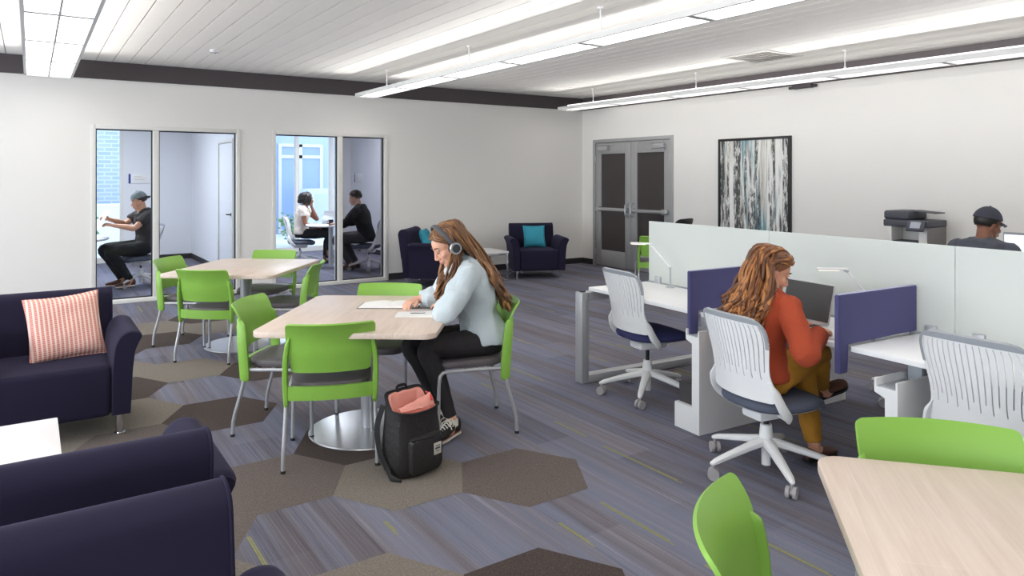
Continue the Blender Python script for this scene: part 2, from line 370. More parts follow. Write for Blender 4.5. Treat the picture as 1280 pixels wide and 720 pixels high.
def tube(bm, pts, r, seg=10, n=6, smooth=True, flat=1.0, up=None, round_caps=False, sq=2.0):
    """sweep along pts; r = float or list (one per control point); flat scales the binormal axis."""
    if smooth and len(pts) > 2: P, T = catmull(pts, n)
    else:
        P = [V(p) for p in pts]
        if len(P) == 2 and isinstance(r, (list, tuple)): P, T = catmull(P, n)
        else: T = [i/(len(P)-1) for i in range(len(P))]
    K = len(pts)-1
    def rad(t):
        if not isinstance(r, (list, tuple)): return r
        x = t*K; i = min(int(x), K-1); f = x-i; f = f*f*(3-2*f)
        return lerp(r[i], r[i+1], f)
    def tan(i):
        a = P[max(0, i-1)]; b = P[min(len(P)-1, i+1)]; d = b-a
        return d.normalized() if d.length > 1e-9 else V((0, 0, 1))
    t0 = tan(0)
    ref = V(up) if up is not None else (V((0, 0, 1)) if abs(t0.z) < 0.9 else V((0, 1, 0)))
    rings = []
    nrm = (ref - t0*ref.dot(t0)).normalized()
    seqs = [(P[i], tan(i), rad(T[i])) for i in range(len(P))]
    if round_caps:
        p, t, rr = seqs[0]; pe, te, re = seqs[-1]
        pre = [(p-t*rr*math.cos(a), t, rr*math.sin(a)) for a in (0.2, 0.6, 1.05)]
        post = [(pe+te*re*math.cos(a), te, re*math.sin(a)) for a in (1.05, 0.6, 0.2)]
        seqs = pre+seqs+post
    for p, t, rr in seqs:
        nrm = (nrm - t*nrm.dot(t))
        nrm = nrm.normalized() if nrm.length > 1e-6 else t.orthogonal().normalized()
        bi = t.cross(nrm)
        ring = []
        for k in range(seg):
            a = 2*PI*k/seg; ca, sa = math.cos(a), math.sin(a)
            if sq != 2.0:
                q = (abs(ca)**sq+abs(sa)**sq)**(-1/sq); ca *= q; sa *= q
            ring.append(p+nrm*rr*ca*flat+bi*rr*sa)
        rings.append(ring)
    return rings_to_mesh(bm, rings)
def lathe(bm, prof, seg=28, c=(0, 0, 0)):
    c = V(c); rings = [[c+V((max(r, 1e-4)*math.cos(2*PI*k/seg), max(r, 1e-4)*math.sin(2*PI*k/seg), z)) for k in range(seg)] for r, z in prof]
    return rings_to_mesh(bm, rings)
def sloft(bm, secs, seg=24, sq=2.3):
    """secs: (center, half x vector, half y vector)"""
    rings = []
    for c, a, b in secs:
        ring = []
        for k in range(seg):
            t = 2*PI*k/seg; ca, sa = math.cos(t), math.sin(t)
            q = (abs(ca)**sq+abs(sa)**sq)**(-1/sq)
            ring.append(V(c)+V(a)*ca*q+V(b)*sa*q)
        rings.append(ring)
    return rings_to_mesh(bm, rings)
def rrect(w, d, r, seg=6):
    pts = []
    for cx, cy, a0 in ((w/2-r, d/2-r, 0), (-w/2+r, d/2-r, PI/2), (-w/2+r, -d/2+r, PI), (w/2-r, -d/2+r, 1.5*PI)):
        for k in range(seg+1):
            a = a0+PI/2*k/seg; pts.append((cx+r*math.cos(a), cy+r*math.sin(a)))
    return pts
def slab(bm, poly, z0, z1, ease=0.0):
    if ease <= 0: rings = [[V((x, y, z)) for x, y in poly] for z in (z0, z1)]
    else:
        cx = sum(p[0] for p in poly)/len(poly); cy = sum(p[1] for p in poly)/len(poly)
        def sh(d):
            out = []
            for x, y in poly:
                l = math.hypot(x-cx, y-cy); k = (l-d)/l; out.append((cx+(x-cx)*k, cy+(y-cy)*k))
            return out
        rings = []
        for z, d in ((z0, ease), (z0+ease*0.3, ease*0.3), (z0+ease, 0), (z1-ease, 0), (z1-ease*0.3, ease*0.3), (z1, ease)):
            rings.append([V((x, y, z)) for x, y in sh(d)])
    return rings_to_mesh(bm, rings)
def prism(bm, prof, axis, a, b):
    """extrude a 2-D profile along axis 'x','y' or 'z' from a to b; profile coords are the other two axes in order."""
    def mk(p, t):
        return V((t, p[0], p[1])) if axis == 'x' else (V((p[0], t, p[1])) if axis == 'y' else V((p[0], p[1], t)))
    return rings_to_mesh(bm, [[mk(p, a) for p in prof], [mk(p, b) for p in prof]])
def thick_grid(bm, f, us, vs, t, mask=None):
    nu, nv = len(us), len(vs)
    P = [[V(f(u, v)) for v in vs] for u in us]
    A = [[None]*nv for _ in us]; B = [[None]*nv for _ in us]
    use = {}
    for i in range(nu-1):
        for j in range(nv-1):
            if mask is None or mask((us[i]+us[i+1])/2, (vs[j]+vs[j+1])/2): use[(i, j)] = 1
    need = {(i+a, j+b) for (i, j) in use for a in (0, 1) for b in (0, 1)}
    for (i, j) in need:
        du = P[min(i+1, nu-1)][j]-P[max(i-1, 0)][j]; dv = P[i][min(j+1, nv-1)]-P[i][max(j-1, 0)]
        n = du.cross(dv); n = n.normalized() if n.length > 1e-12 else V((0, 1, 0))
        A[i][j] = bm.verts.new(P[i][j]+n*t/2); B[i][j] = bm.verts.new(P[i][j]-n*t/2)
    for (i, j) in use:
        bm.faces.new((A[i][j], A[i+1][j], A[i+1][j+1], A[i][j+1])); bm.faces.new((B[i][j], B[i][j+1], B[i+1][j+1], B[i+1][j]))
        for (di, dj, e) in ((0, -1, ((i, j), (i+1, j))), (0, 1, ((i+1, j+1), (i, j+1))), (-1, 0, ((i, j+1), (i, j))), (1, 0, ((i+1, j), (i+1, j+1)))):
            if (i+di, j+dj) not in use:
                (a, b), (c, d) = e
                bm.faces.new((A[a][b], B[a][b], B[c][d], A[c][d]))
def lin(a, b, n): return [a+(b-a)*i/n for i in range(n+1)]
def remesh(bm, voxel, smooth=2, fac=0.5, name='tmp'):
    bmesh.ops.recalc_face_normals(bm, faces=bm.faces[:])
    me = bpy.data.meshes.new(name); bm.to_mesh(me); bm.free()
    o = bpy.data.objects.new(name, me); COL.objects.link(o)
    md = o.modifiers.new('r', 'REMESH'); md.mode = 'VOXEL'; md.voxel_size = voxel; md.adaptivity = 0
    if smooth:
        sm = o.modifiers.new('s', 'SMOOTH'); sm.factor = fac; sm.iterations = smooth
    dg = bpy.context.evaluated_depsgraph_get(); dg.update()
    out = bpy.data.meshes.new_from_object(o.evaluated_get(dg))
    bpy.data.objects.remove(o); bpy.data.meshes.remove(me)
    for p in out.polygons: p.use_smooth = True
    return out
def link_mesh(name, me, m, parent=None, fold=None):
    me.name = name; me.materials.clear(); me.materials.append(m)
    if fold:
        amp, sc = fold
        nv = [v.normal.copy() for v in me.vertices]
        for v, nr in zip(me.vertices, nv):
            p = v.co.copy()
            k = 0.75-1.6*abs(noise.noise(V((p.x*sc, p.y*sc, p.z*sc*0.7))))+0.6*noise.noise(V((p.x*sc*1.7+9, p.y*sc*1.7, p.z*sc*1.3)))
            v.co = p+nr*amp*k
    o = bpy.data.objects.new(name, me); COL.objects.link(o)
    if parent is not None: o.parent = parent
    return o

# ------------------------------------------------------------------ scene-graph helpers
def tag(o, label, cat=None, group=None, kind=None):
    if label: o['label'] = label
    if cat: o['category'] = cat
    if group: o['group'] = group
    if kind: o['kind'] = kind
    return o
def thing(name, label, cat, loc=(0, 0, 0), rz=0.0, group=None):
    o = bpy.data.objects.new(name, None); COL.objects.link(o); o.empty_display_size = 0.1
    o.location = loc; o.rotation_euler = (0, 0, rz)
    return tag(o, label, cat, group)
def struct(name, bm, m, parent=None, smooth=True):
    o = finish(name, bm, m, parent, smooth=smooth)
    if parent is None: o['kind'] = 'structure'
    return o
def copy_tree(o, parent=None):
    c = o.copy(); COL.objects.link(c)
    if parent is not None: c.parent = parent
    for ch in list(o.children): copy_tree(ch, c)
    return c
def dup(o, label, loc, rz, group=None):
    c = copy_tree(o); c.location = loc; c.rotation_euler = (0, 0, rz); c['label'] = label
    if group: c['group'] = group
    return c
def ang(fx, fy): return math.atan2(fy, fx)-PI/2      # rotation that turns +y into (fx,fy)
# ================================================================== SETTING
YB, XR, ZW, ZC = 10.15, 8.43, 2.80, 3.02
# floor: base sheet, hexagon tiles and yellow accent lines in one carpet
bm = NB()
box2(bm, (-4.6, -3.2, -0.10), (8.6, 15.15, 0.0))
HS = 0.37; HX, HY = 2.18, 3.125
def hexa(col, row2, mi):
    cx = HX+col*1.5*HS; cy = HY+row2*0.325
    vs = [bm.verts.new((cx+HS*math.cos(k*PI/3), cy+0.325/math.sin(PI/3)*math.sin(k*PI/3), 0.0012)) for k in range(6)]
    f = bm.faces.new(vs); f.material_index = mi
T_, B_, D_ = 1, 2, 3
for c, r, m_ in [(-1, 1, T_), (0, 0, B_), (-1, -3, D_), (-2, -2, T_), (-2, 2, B_), (-3, 1, B_), (-1, 3, D_), (-2, 6, D_), (-3, 7, T_), (-3, 9, D_),
                 (-2, 10, T_), (-1, 9, D_), (-3, 5, B_), (-4, 6, T_), (-4, 4, D_), (-4, 8, T_), (-3, 11, T_), (-3, 13, D_), (-2, 14, D_), (-2, 16, T_), (-1, 15, T_),
                 (-1, 17, D_), (-3, 15, T_), (-3, 17, D_), (-4, 12, B_), (-4, 14, T_), (-4, 16, D_), (-3, 3, B_), (-4, 2, T_), (-3, -1, T_), (-4, 0, D_), (0, -6, T_), (-3, -5, B_), (-2, -8, T_), (-5, 9, B_), (-5, 13, T_), (-5, 3, D_), (-5, -1, B_)]:
    hexa(c, r, m_)
hexes = [(HX+c*1.5*HS, HY+r*0.325) for c, r in [(-1, 1), (0, 0), (-1, -3), (-2, -2), (-2, 2), (-3, 1), (-1, 3), (-2, 6), (-3, 7), (-3, 9), (-2, 10), (-1, 9)]]
rs = random.Random(11)
streaks = [(2.316, 2.18, 2.645), (0.80, 2.97, 3.27), (2.30, 1.62, 1.98), (1.36, 2.93, 3.06), (2.02, 2.36, 2.60)]
for k in range(150):
    x = 0.25*rs.randint(-10, 29)+0.05+0.15*rs.random(); y = rs.uniform(-1, 9.8); l = rs.choice((0.2, 0.3, 0.45, 0.6))
    if any(math.hypot(x-hx, y+l/2-hy) < 0.55 for hx, hy in hexes): continue
    if x < 1.6 and y < 9 and any(math.hypot(x-(HX+c*1.5*HS), y+l/2-(HY+r*0.325)) < 0.5 for c in range(-5, 0) for r in (6, 7, 9, 10, 11, 13, 14, 15, 16, 17)) : continue
    streaks.append((x, y, y+l))
for x, a, b in streaks:
    w = 0.0032
    for dx in (-0.005, 0.005):
        f = bm.faces.new([bm.verts.new(p) for p in ((x+dx-w, a+dx*4, 0.0009), (x+dx+w, a+dx*4, 0.0009), (x+dx+w, b, 0.0009), (x+dx-w, b, 0.0009))]); f.material_index = 4
struct('floor', bm, [M_stripe, M_taupe, M_brown, M_dark, M_yellow], smooth=False)

# ceiling: planks along y with small gaps
bm = NB()
box2(bm, (-4.6, -3.2, ZC+0.02), (8.6, 10.3, ZC+0.12))
for f in bm.faces: f.material_index = 1
x = -4.55
ys = [-3.2, -2.0, 0.1, 2.2, 4.3, 6.4, 8.5, YB]
while x < 8.45:
    for a, b in zip(ys, ys[1:]):
        box2(bm, (x, a+0.002, ZC), (min(x+0.170, 8.45), b-0.002, ZC+0.021))
    x += 0.18
o = struct('ceiling', bm, [M_ceil, M_gap], smooth=False)

W1 = (0.617, 2.375); W2 = (2.805, 4.55); WT = 2.235
bm = NB()
for a, b, z0, z1 in ((-4.6, W1[0], 0, ZC), (W1[1], W2[0], 0, ZC), (W2[1], XR, 0, ZC), (W1[0], W1[1], WT, ZC), (W2[0], W2[1], WT, ZC)):
    box2(bm, (a, YB, z0), (b, YB+0.14, z1))
struct('wall_back', bm, M_wall, smooth=False)
DY = (7.90, 9.83); DT = 2.25
bm = NB()
for a, b, z0, z1 in ((-3.2, DY[0], 0, ZC), (DY[1], YB+0.14, 0, ZC), (DY[0], DY[1], DT, ZC)):
    box2(bm, (XR, a, z0), (XR+0.17, b, z1))
struct('wall_right', bm, M_wall, smooth=False)
# walls behind and beside the viewer; the left one has wide window openings letting the daylight in
bm = NB()
box2(bm, (-4.6, -3.2, 0), (-4.46, 10.15, 0.5)); box2(bm, (-4.6, -3.2, 2.5), (-4.46, 10.15, ZC))
for y in (-3.2, 0.2, 3.4, 6.6, 9.85): box2(bm, (-4.6, y, 0.5), (-4.46, y+0.3, 2.5))
struct('wall_left', bm, M_wall, smooth=False)
bm = NB()
box2(bm, (-4.46, -3.2, 0), (XR, -3.06, ZC))
struct('wall_front', bm, M_wall, smooth=False)
bm = NB(); box2(bm, (-4.46, YB-0.03, ZW), (XR-0.03, YB, ZC-0.001)); struct('trim_1', bm, M_beam, smooth=False)
bm = NB(); box2(bm, (XR-0.03, -3.06, ZW), (XR, YB, ZC-0.001)); struct('trim_2', bm, M_beam, smooth=False)
bm = NB()
for a, b in ((-4.46, W1[0]-0.02), (W1[1]+0.02, W2[0]-0.02), (W2[1]+0.02, XR)): box2(bm, (a, YB-0.012, 0), (b, YB, 0.10), 0.004)
struct('baseboard_back', bm, M_base, smooth=False)
bm = NB()
for a, b in ((-3.06, DY[0]-0.02), (DY[1]+0.02, YB-0.012)): box2(bm, (XR-0.012, a, 0), (XR, b, 0.10), 0.004)
struct('baseboard_right', bm, M_base, smooth=False)

# glazed openings to the meeting rooms
def glazing(name, x0, x1, xm, tint_right):
    root = bpy.data.objects.new(name, None); COL.objects.link(root); root.location = (x0, YB, 0); root['kind'] = 'structure'
    w = x1-x0; m = xm-x0
    bm = NB()
    box2(bm, (0, -0.02, 0), (0.05, 0.15, WT), 0.004); box2(bm, (w-0.05, -0.02, 0), (w, 0.15, WT), 0.004)
    box2(bm, (0.05, -0.02, WT-0.05), (w-0.05, 0.15, WT), 0.004); box2(bm, (0.05, -0.02, 0), (w-0.05, 0.15, 0.05), 0.004)
    obj('window_frame', bm, M_frame, root)
    bm = NB(); box2(bm, (m-0.035, -0.02, 0.05), (m+0.035, 0.15, WT-0.05), 0.004); obj('mullion', bm, M_frame, root)
    for a, b, mm in ((0.05, m-0.035, M_glass), (m+0.035, w-0.05, M_tint if tint_right else M_glass)):
        bm = NB(); box2(bm, (a+0.012, 0.045, 0.062), (b-0.012, 0.055, WT-0.062)); obj('pane', bm, mm, root, smooth=False)
        bm = NB(); g = 0.014
        for c, d in (((a, 0.035, 0.05), (a+g, 0.065, WT-0.05)), ((b-g, 0.035, 0.05), (b, 0.065, WT-0.05)), ((a+g, 0.035, 0.05), (b-g, 0.065, 0.05+g)), ((a+g, 0.035, WT-0.05-g), (b-g, 0.065, WT-0.05))): box2(bm, c, d)
        obj('gasket', bm, M_gasket, root, smooth=False)
    return root
glazing('window_1', W1[0], W1[1], 1.337, False)
r_ = glazing('window_2', W2[0], W2[1], 3.795, True)

# double doors in the right wall
root = bpy.data.objects.new('door_frame', None); COL.objects.link(root); root.location = (XR, (DY[0]+DY[1])/2, 0); root['kind'] = 'structure'
hw = (DY[1]-DY[0])/2
bm = NB()
box2(bm, (-0.02, -hw, 0), (0.10, -hw+0.06, DT), 0.004); box2(bm, (-0.02, hw-0.06, 0), (0.10, hw, DT), 0.004); box2(bm, (-0.02, -hw+0.06, DT-0.06), (0.10, hw-0.06, DT), 0.004)
obj('door_jamb', bm, M_alu, root)
def door_leaf(name, y0, y1, hinge):
    d = bpy.data.objects.new(name, None); COL.objects.link(d); d.location = (XR, (y0+y1)/2, 0); d['kind'] = 'structure'
    h = (y1-y0)/2-0.004; s = 1 if hinge > 0 else -1
    bm = NB()
    box2(bm, (0.0, -h, 0.01), (0.045, -h+0.14, DT-0.065), 0.003); box2(bm, (0.0, h-0.14, 0.01), (0.045, h, DT-0.065), 0.003)
    box2(bm, (0.0, -h+0.14, 0.01), (0.045, h-0.14, 0.29), 0.003); box2(bm, (0.0, -h+0.14, DT-0.26), (0.045, h-0.14, DT-0.065), 0.003)
    obj('door_stile', bm, M_alu, d)
    bm = NB(); box2(bm, (0.018, -h+0.14, 0.29), (0.028, h-0.14, DT-0.26)); obj('door_glass', bm, M_darkglass, d, smooth=False)
    bm = NB(); box2(bm, (-0.055, -h+0.03, 0.99), (-0.025, h-0.05, 1.045), 0.006); box2(bm, (-0.06, s*(h-0.10)-0.05, 0.975), (0.0, s*(h-0.10)+0.05, 1.06), 0.006); box2(bm, (-0.05, -s*(h-0.07)-0.03, 0.98), (0.0, -s*(h-0.07)+0.03, 1.055), 0.006)
    obj('push_bar', bm, M_steel, d)
    bm = NB(); tube(bm, [(0.0, -s*(h-0.06), 0.90), (-0.07, -s*(h-0.06), 0.93), (-0.075, -s*(h-0.06), 1.02), (-0.07, -s*(h-0.06), 1.10), (0.0, -s*(h-0.06), 1.14)], 0.011, seg=8); obj('pull_handle', bm, M_steel, d)
    bm = NB(); box2(bm, (-0.06, s*(h-0.10), DT-0.20), (0.0, s*(h-0.36), DT-0.13), 0.008); obj('door_closer', bm, M_steel, d)
    bm = NB(); box(bm, (-0.05, s*(h-0.30), DT-0.10), (0.02, 0.34, 0.018), 0.003); obj('closer_arm', bm, M_steel, d)
    for z in (0.25, 1.9):
        bm = NB(); cyl(bm, (-0.008, s*h, z-0.05), (-0.008, s*h, z+0.05), 0.009, seg=8); obj('hinge', bm, M_steel, d)
    return d
door_leaf('door_1', (DY[0]+DY[1])/2, DY[1]-0.06, 1)
door_leaf('door_2', DY[0]+0.06, (DY[0]+DY[1])/2, -1)
bm = NB(); box2(bm, (XR+0.12, DY[0], 0), (XR+0.17, DY[1], DT)); struct('wall_corridor', bm, M_darkgrey, smooth=False)

# meeting rooms beyond the glass
YF = 15.0
bm = NB(); box2(bm, (2.60, YB+0.14, 0), (2.70, YF, 2.9)); struct('wall_partition', bm, M_white_room, smooth=False)
bm = NB(); box2(bm, (5.85, YB+0.14, 0), (5.95, YF, 2.9)); struct('wall_east', bm, M_white_room, smooth=False)
bm = NB(); box2(bm, (-2.2, YB+0.14, 0), (-2.1, YF, 2.9)); struct('wall_west', bm, M_white_room, smooth=False)
bm = NB(); box2(bm, (1.44, YF, 0), (2.75, YF+0.14, 2.9)); box2(bm, (5.72, YF, 0), (5.95, YF+0.14, 2.9)); box2(bm, (-2.2, YF, 2.75), (1.44, YF+0.14, 2.9)); box2(bm, (2.75, YF, 2.75), (5.72, YF+0.14, 2.9))
struct('wall_far', bm, M_white_room, smooth=False)
bm = NB(); box2(bm, (-2.2, YB+0.14, 2.9), (5.95, YF+0.14, 3.0)); o = struct('ceiling_meeting', bm, M_white_room, smooth=False)
bm = NB()
box2(bm, (2.588, YB+0.2, 0), (2.60, 11.5, 0.10)); box2(bm, (2.588, 12.5, 0), (2.60, YF, 0.10)); box2(bm, (1.46, YF-0.012, 0), (2.588, YF, 0.10)); box2(bm, (5.838, YB+0.2, 0), (5.85, YF, 0.10))
struct('baseboard_meeting', bm, M_base, smooth=False)
def ext_window(name, x0, x1, mull):
    root = bpy.data.objects.new(name, None); COL.objects.link(root); root.location = (x0, YF, 0); root['kind'] = 'structure'
    w = x1-x0; bm = NB()
    box2(bm, (0, 0, 0), (0.06, 0.12, 2.75)); box2(bm, (w-0.06, 0, 0), (w, 0.12, 2.75)); box2(bm, (0.06, 0, 2.68), (w-0.06, 0.12, 2.75)); box2(bm, (0.06, 0, 0), (w-0.06, 0.12, 0.10))
    for m in mull: box2(bm, (m-x0-0.035, 0, 0.10), (m-x0+0.035, 0.12, 2.68))
    obj('window_frame', bm, M_frame, root, smooth=False)
    bm = NB(); box2(bm, (0.06, 0.055, 0.10), (w-0.06, 0.065, 2.68)); obj('pane', bm, M_glass, root, smooth=False)
ext_window('window_3', -2.1, 1.44, (-0.5,))
ext_window('window_4', 2.75, 5.72, (4.67, 5.42))
# door in the partition
root = bpy.data.objects.new('door_3', None); COL.objects.link(root); root.location = (2.60, 12.0, 0); root['kind'] = 'structure'
bm = NB(); box2(bm, (-0.012, -0.46, 0.0), (0.0, 0.46, 2.12), 0.003); obj('door_panel', bm, M_white_room, root)
bm = NB()
box2(bm, (-0.03, -0.53, 0), (0.0, -0.47, 2.18), 0.003); box2(bm, (-0.03, 0.47, 0), (0.0, 0.53, 2.18), 0.003); box2(bm, (-0.03, -0.47, 2.13), (0.0, 0.47, 2.18), 0.003)
obj('door_jamb', bm, M_frame, root)
bm = NB(); tube(bm, [(-0.012, -0.38, 1.0), (-0.06, -0.38, 1.0), (-0.065, -0.28, 1.0)], 0.011, seg=8); cyl(bm, (-0.018, -0.38, 1.0), (-0.012, -0.38, 1.0), 0.03); obj('lever_handle', bm, M_darkgrey, root)

# exterior seen through the far windows
bm = NB(); box2(bm, (-8, 15.14, -0.12), (14, 24, -0.02)); o = struct('ground_courtyard', bm, mat('pale_concrete', rgb(226, 230, 232), 0.9, noise_amt=0.05, noise_scale=3), smooth=False)
bm = NB(); box2(bm, (-8, 20.0, -0.02), (5.6, 20.3, 6.0)); struct('wall_exterior', bm, M_brick, smooth=False)
bm = NB(); box2(bm, (5.6, 20.15, -0.02), (14, 20.4, 6.0)); struct('wall_exterior_pale', bm, mat('pale_blue_cladding', rgb(186, 204, 234), 0.8), smooth=False)
bm = NB(); box2(bm, (-8, 18.9, -0.02), (4.9, 19.2, 0.95), 0.02); struct('trim_planter', bm, mat('white_render', rgb(240, 242, 244), 0.9), smooth=False)
root = bpy.data.objects.new('door_4', None); COL.objects.link(root); root.location = (6.35, 20.15, 0); root['kind'] = 'structure'
bm = NB()
for x in (-0.62, -0.04, 0.56): box2(bm, (x, -0.06, 0), (x+0.09, 0.0, 2.5))
for z in (0.0, 2.1, 2.42): box2(bm, (-0.53, -0.06, z), (0.56, 0.0, z+0.09))
obj('door_jamb', bm, M_frame, root, smooth=False)
bm = NB(); box2(bm, (-0.53, -0.03, 0.09), (0.56, -0.02, 2.42)); obj('door_glass', bm, mat('blue_glass', rgb(160, 184, 226), 0.2), root, smooth=False)
bm = NB(); tube(bm, [(-0.12, -0.06, 0.95), (-0.12, -0.11, 0.98), (-0.12, -0.11, 1.3), (-0.12, -0.06, 1.33)], 0.012, seg=8); obj('pull_handle', bm, M_steel, root)
# bright box in the courtyard
t = thing('utility_box', 'pale metal utility cabinet in the courtyard beyond the meeting room window', 'utility box', (6.75, 18.7, -0.02))
bm = NB(); box2(bm, (-0.75, -0.3, 0), (0.75, 0.3, 1.28), 0.02); obj('cabinet_body', bm, mat('pale_metal', rgb(214, 224, 240), 0.6), t)
bm = NB(); box2(bm, (-0.55, -0.312, 0.1), (-0.02, -0.3, 1.15), 0.004); obj('door', bm, mat('pale_metal2', rgb(200, 212, 236), 0.6), t)
bm = NB(); box2(bm, (0.02, -0.312, 0.1), (0.55, -0.3, 1.15), 0.004); obj('door', bm, mat('pale_metal2', rgb(200, 212, 236), 0.6), t)
# shrubs outside
M_leaf = mat('shrub_leaf', rgb(126, 168, 112), 0.7, noise_amt=0.4, noise_scale=9); M_stem = mat('shrub_stem', rgb(110, 84, 66), 0.8)
def shrub(label, x, y, h, seed):
    rr = random.Random(seed); t = thing('shrub', label, 'shrub', (x, y, -0.02), 0, 'courtyard shrubs')
    bm = NB(); bl = NB()
    for k in range(14):
        a = rr.uniform(0, 2*PI); l = rr.uniform(0.6, 1)*h; sp = rr.uniform(0.1, 0.35)
        p = [V((0, 0, 0)), V((math.cos(a)*sp*0.4, math.sin(a)*sp*0.4, l*0.5)), V((math.cos(a)*sp, math.sin(a)*sp, l))]
        tube(bm, p, [0.012, 0.008, 0.004], seg=5, n=3)
        for j in range(16):
            c = p[1].lerp(p[2], rr.uniform(-0.6, 1.1))+V((rr.gauss(0, .05), rr.gauss(0, .05), rr.gauss(0, .04)))
            ell(bl, c, (0.045, 0.012, 0.022), Matrix.Rotation(rr.uniform(0, PI), 3, 'Z') @ Matrix.Rotation(rr.uniform(-1, 1), 3, 'X'), u=6, v=4)
    obj('stem', bm, M_stem, t); obj('leaves', bl, M_leaf, t)
shrub('leafy green shrub outside the left meeting room window', 0.95, 17.2, 0.75, 1)
shrub('leafy green shrub outside, behind the seated woman in the cream blouse', 5.0, 16.4, 0.75, 2)
shrub('smaller green shrub outside, left of the woman in the cream blouse', 4.5, 16.9, 0.65, 3)
# room signs on meeting room walls
def sign(label, loc, rz):
    t = thing('room_sign', label, 'sign', loc, rz, 'meeting room signs')
    bm = NB(); box2(bm, (-0.17, -0.012, -0.09), (0.20, 0, 0.09), 0.003); obj('sign_plate', bm, M_signwhite, t)
    bm = NB(); box2(bm, (-0.205, -0.014, -0.09), (-0.17, 0, 0.09), 0.003); obj('accent_bar', bm, M_signblue, t)
    bm = NB()
    for k, (a, b) in enumerate(((-.12, .02), (-.12, .10), (-.12, .06))): box2(bm, (a, -0.0135, 0.035-k*0.03), (b, -0.011, 0.045-k*0.03))
    obj('lettering', bm, mat('sign_pale_print', rgb(206, 200, 180), 0.6), t, smooth=False)
sign('white sign with a blue bar on the wall above the man reading paper', (1.72, YF, 1.55), 0)
sign('white sign with a dark bar on the wall behind the man in black', (5.85, 14.55, 1.56), -PI/2)

# ================================================================== CEILING LIGHTS
def light_fixture(label, cx, w=0.15, M_d=None):
    t = thing('light_fixture', label, 'ceiling light', (cx, 9.6, 2.72), 0, 'linear pendant lights')
    L_ = 12.3
    bm = NB()
    box2(bm, (-w, -L_, 0), (-w+0.025, 0, 0.050)); box2(bm, (w-0.025, -L_, 0), (w, 0, 0.050))
    box2(bm, (-w+0.025, -L_, 0.04), (w-0.025, 0, 0.05)); box2(bm, (-w+0.025, -0.02, 0.0), (w-0.025, 0, 0.04)); box2(bm, (-w+0.025, -L_, 0.0), (w-0.025, -L_+0.02, 0.04))
    obj('housing', bm, M_house, t, smooth=False)
    bm = NB(); box2(bm, (-0.007, -L_+.02, 0.002), (0.007, -0.02, 0.04)); obj('divider_bar', bm, M_bar, t, smooth=False)
    n = 10; m = (L_-0.04)/n
    for k in range(1, n):
        bm = NB(); box2(bm, (-w+0.025, -0.02-k*m-0.028, 0.003), (w-0.025, -0.02-k*m+0.028, 0.04)); obj('crossbar', bm, M_bar, t, smooth=False)
    for k in range(n):
        for s in (-1, 1):
            bm = NB(); x0, x1 = (0.008, w-0.027) if s > 0 else (-w+0.027, -0.008)
            box2(bm, (x0, -0.02-(k+1)*m+0.032, 0.020), (x1, -0.02-k*m-0.032, 0.026)); obj('diffuser', bm, M_d or M_light, t, smooth=False)
    bm = NB(); prism(bm, [(-0.03, 0.051), (0.03, 0.051), (0.012, 0.088), (-0.012, 0.088)], 'y', -L_+0.1, -0.1); obj('ceiling_fill_strip', bm, M_fill, t, smooth=False)  # hidden emissive ridge, added to brighten the ceiling around the fixture
    for k in range(6):
        bm = NB(); y = -0.75-k*2.16
        cyl(bm, (0, y, 0.089), (0, y, ZC-2.72-0.002), 0.006, seg=8); cyl(bm, (0, y, ZC-2.72-0.02), (0, y, ZC-2.72-0.002), 0.03, seg=14); cyl(bm, (0, y, 0.089), (0, y, 0.11), 0.012, seg=8)
        obj('hanging_rod', bm, M_white, t)
    return t
light_fixture('long suspended light along the left edge of the ceiling', 0.17, 0.23)
light_fixture('long suspended light over the green chairs, middle of three', 3.96)
light_fixture('long suspended light close to the right wall with the double doors', 7.58, 0.15, M_light2)
# ceiling fittings
t = thing('air_vent', 'square pale air vent grille in the plank ceiling', 'vent', (7.20, 5.35, ZC))
bm = NB(); box2(bm, (-0.33, -0.33, -0.012), (-0.29, 0.33, 0)); box2(bm, (0.29, -0.33, -0.012), (0.33, 0.33, 0)); box2(bm, (-0.29, -0.33, -0.012), (0.29, -0.29, 0)); box2(bm, (-0.29, 0.29, -0.012), (0.29, 0.33, 0)); obj('vent_frame', bm, M_frame, t, smooth=False)
bm = NB()
for k in range(9): box(bm, (0, -0.25+k*0.0625, -0.008), (0.58, 0.03, 0.004), M=Matrix.Rotation(0.5, 3, 'X'))
obj('louvres', bm, mat('vent_grey', rgb(206, 203, 200), 0.6), t, smooth=False)
t = thing('smoke_detector', 'small grey detector on the plank ceiling above the back wall windows', 'detector', (1.72, 8.52, ZC))
bm = NB(); lathe(bm, [(0.0, 0), (0.055, 0), (0.055, -0.015), (0.045, -0.03), (0.0, -0.032)]); obj('detector_body', bm, mat('detector_grey', rgb(188, 186, 190), 0.5), t)
bm = NB(); lathe(bm, [(0.0, -0.032), (0.018, -0.032), (0.015, -0.042), (0.0, -0.043)], seg=14); obj('detector_cap', bm, M_greyrail, t)
for y, lb in ((5.6, 'small dark conduit clamp on the beam above the painting'), (2.6, 'small dark conduit clamp on the beam above the man in the cap')):
    t = thing('conduit_clamp', lb, 'clamp', (XR, y, ZW), 0, 'beam clamps')
    bm = NB(); box2(bm, (-0.08, -0.14, -0.05), (0, 0.14, 0.0), 0.008); obj('clamp_plate', bm, M_beam, t)
    bm = NB(); cyl(bm, (-0.04, -0.2, -0.03), (-0.04, 0.2, -0.03), 0.018, seg=10); obj('conduit', bm, M_beam, t)

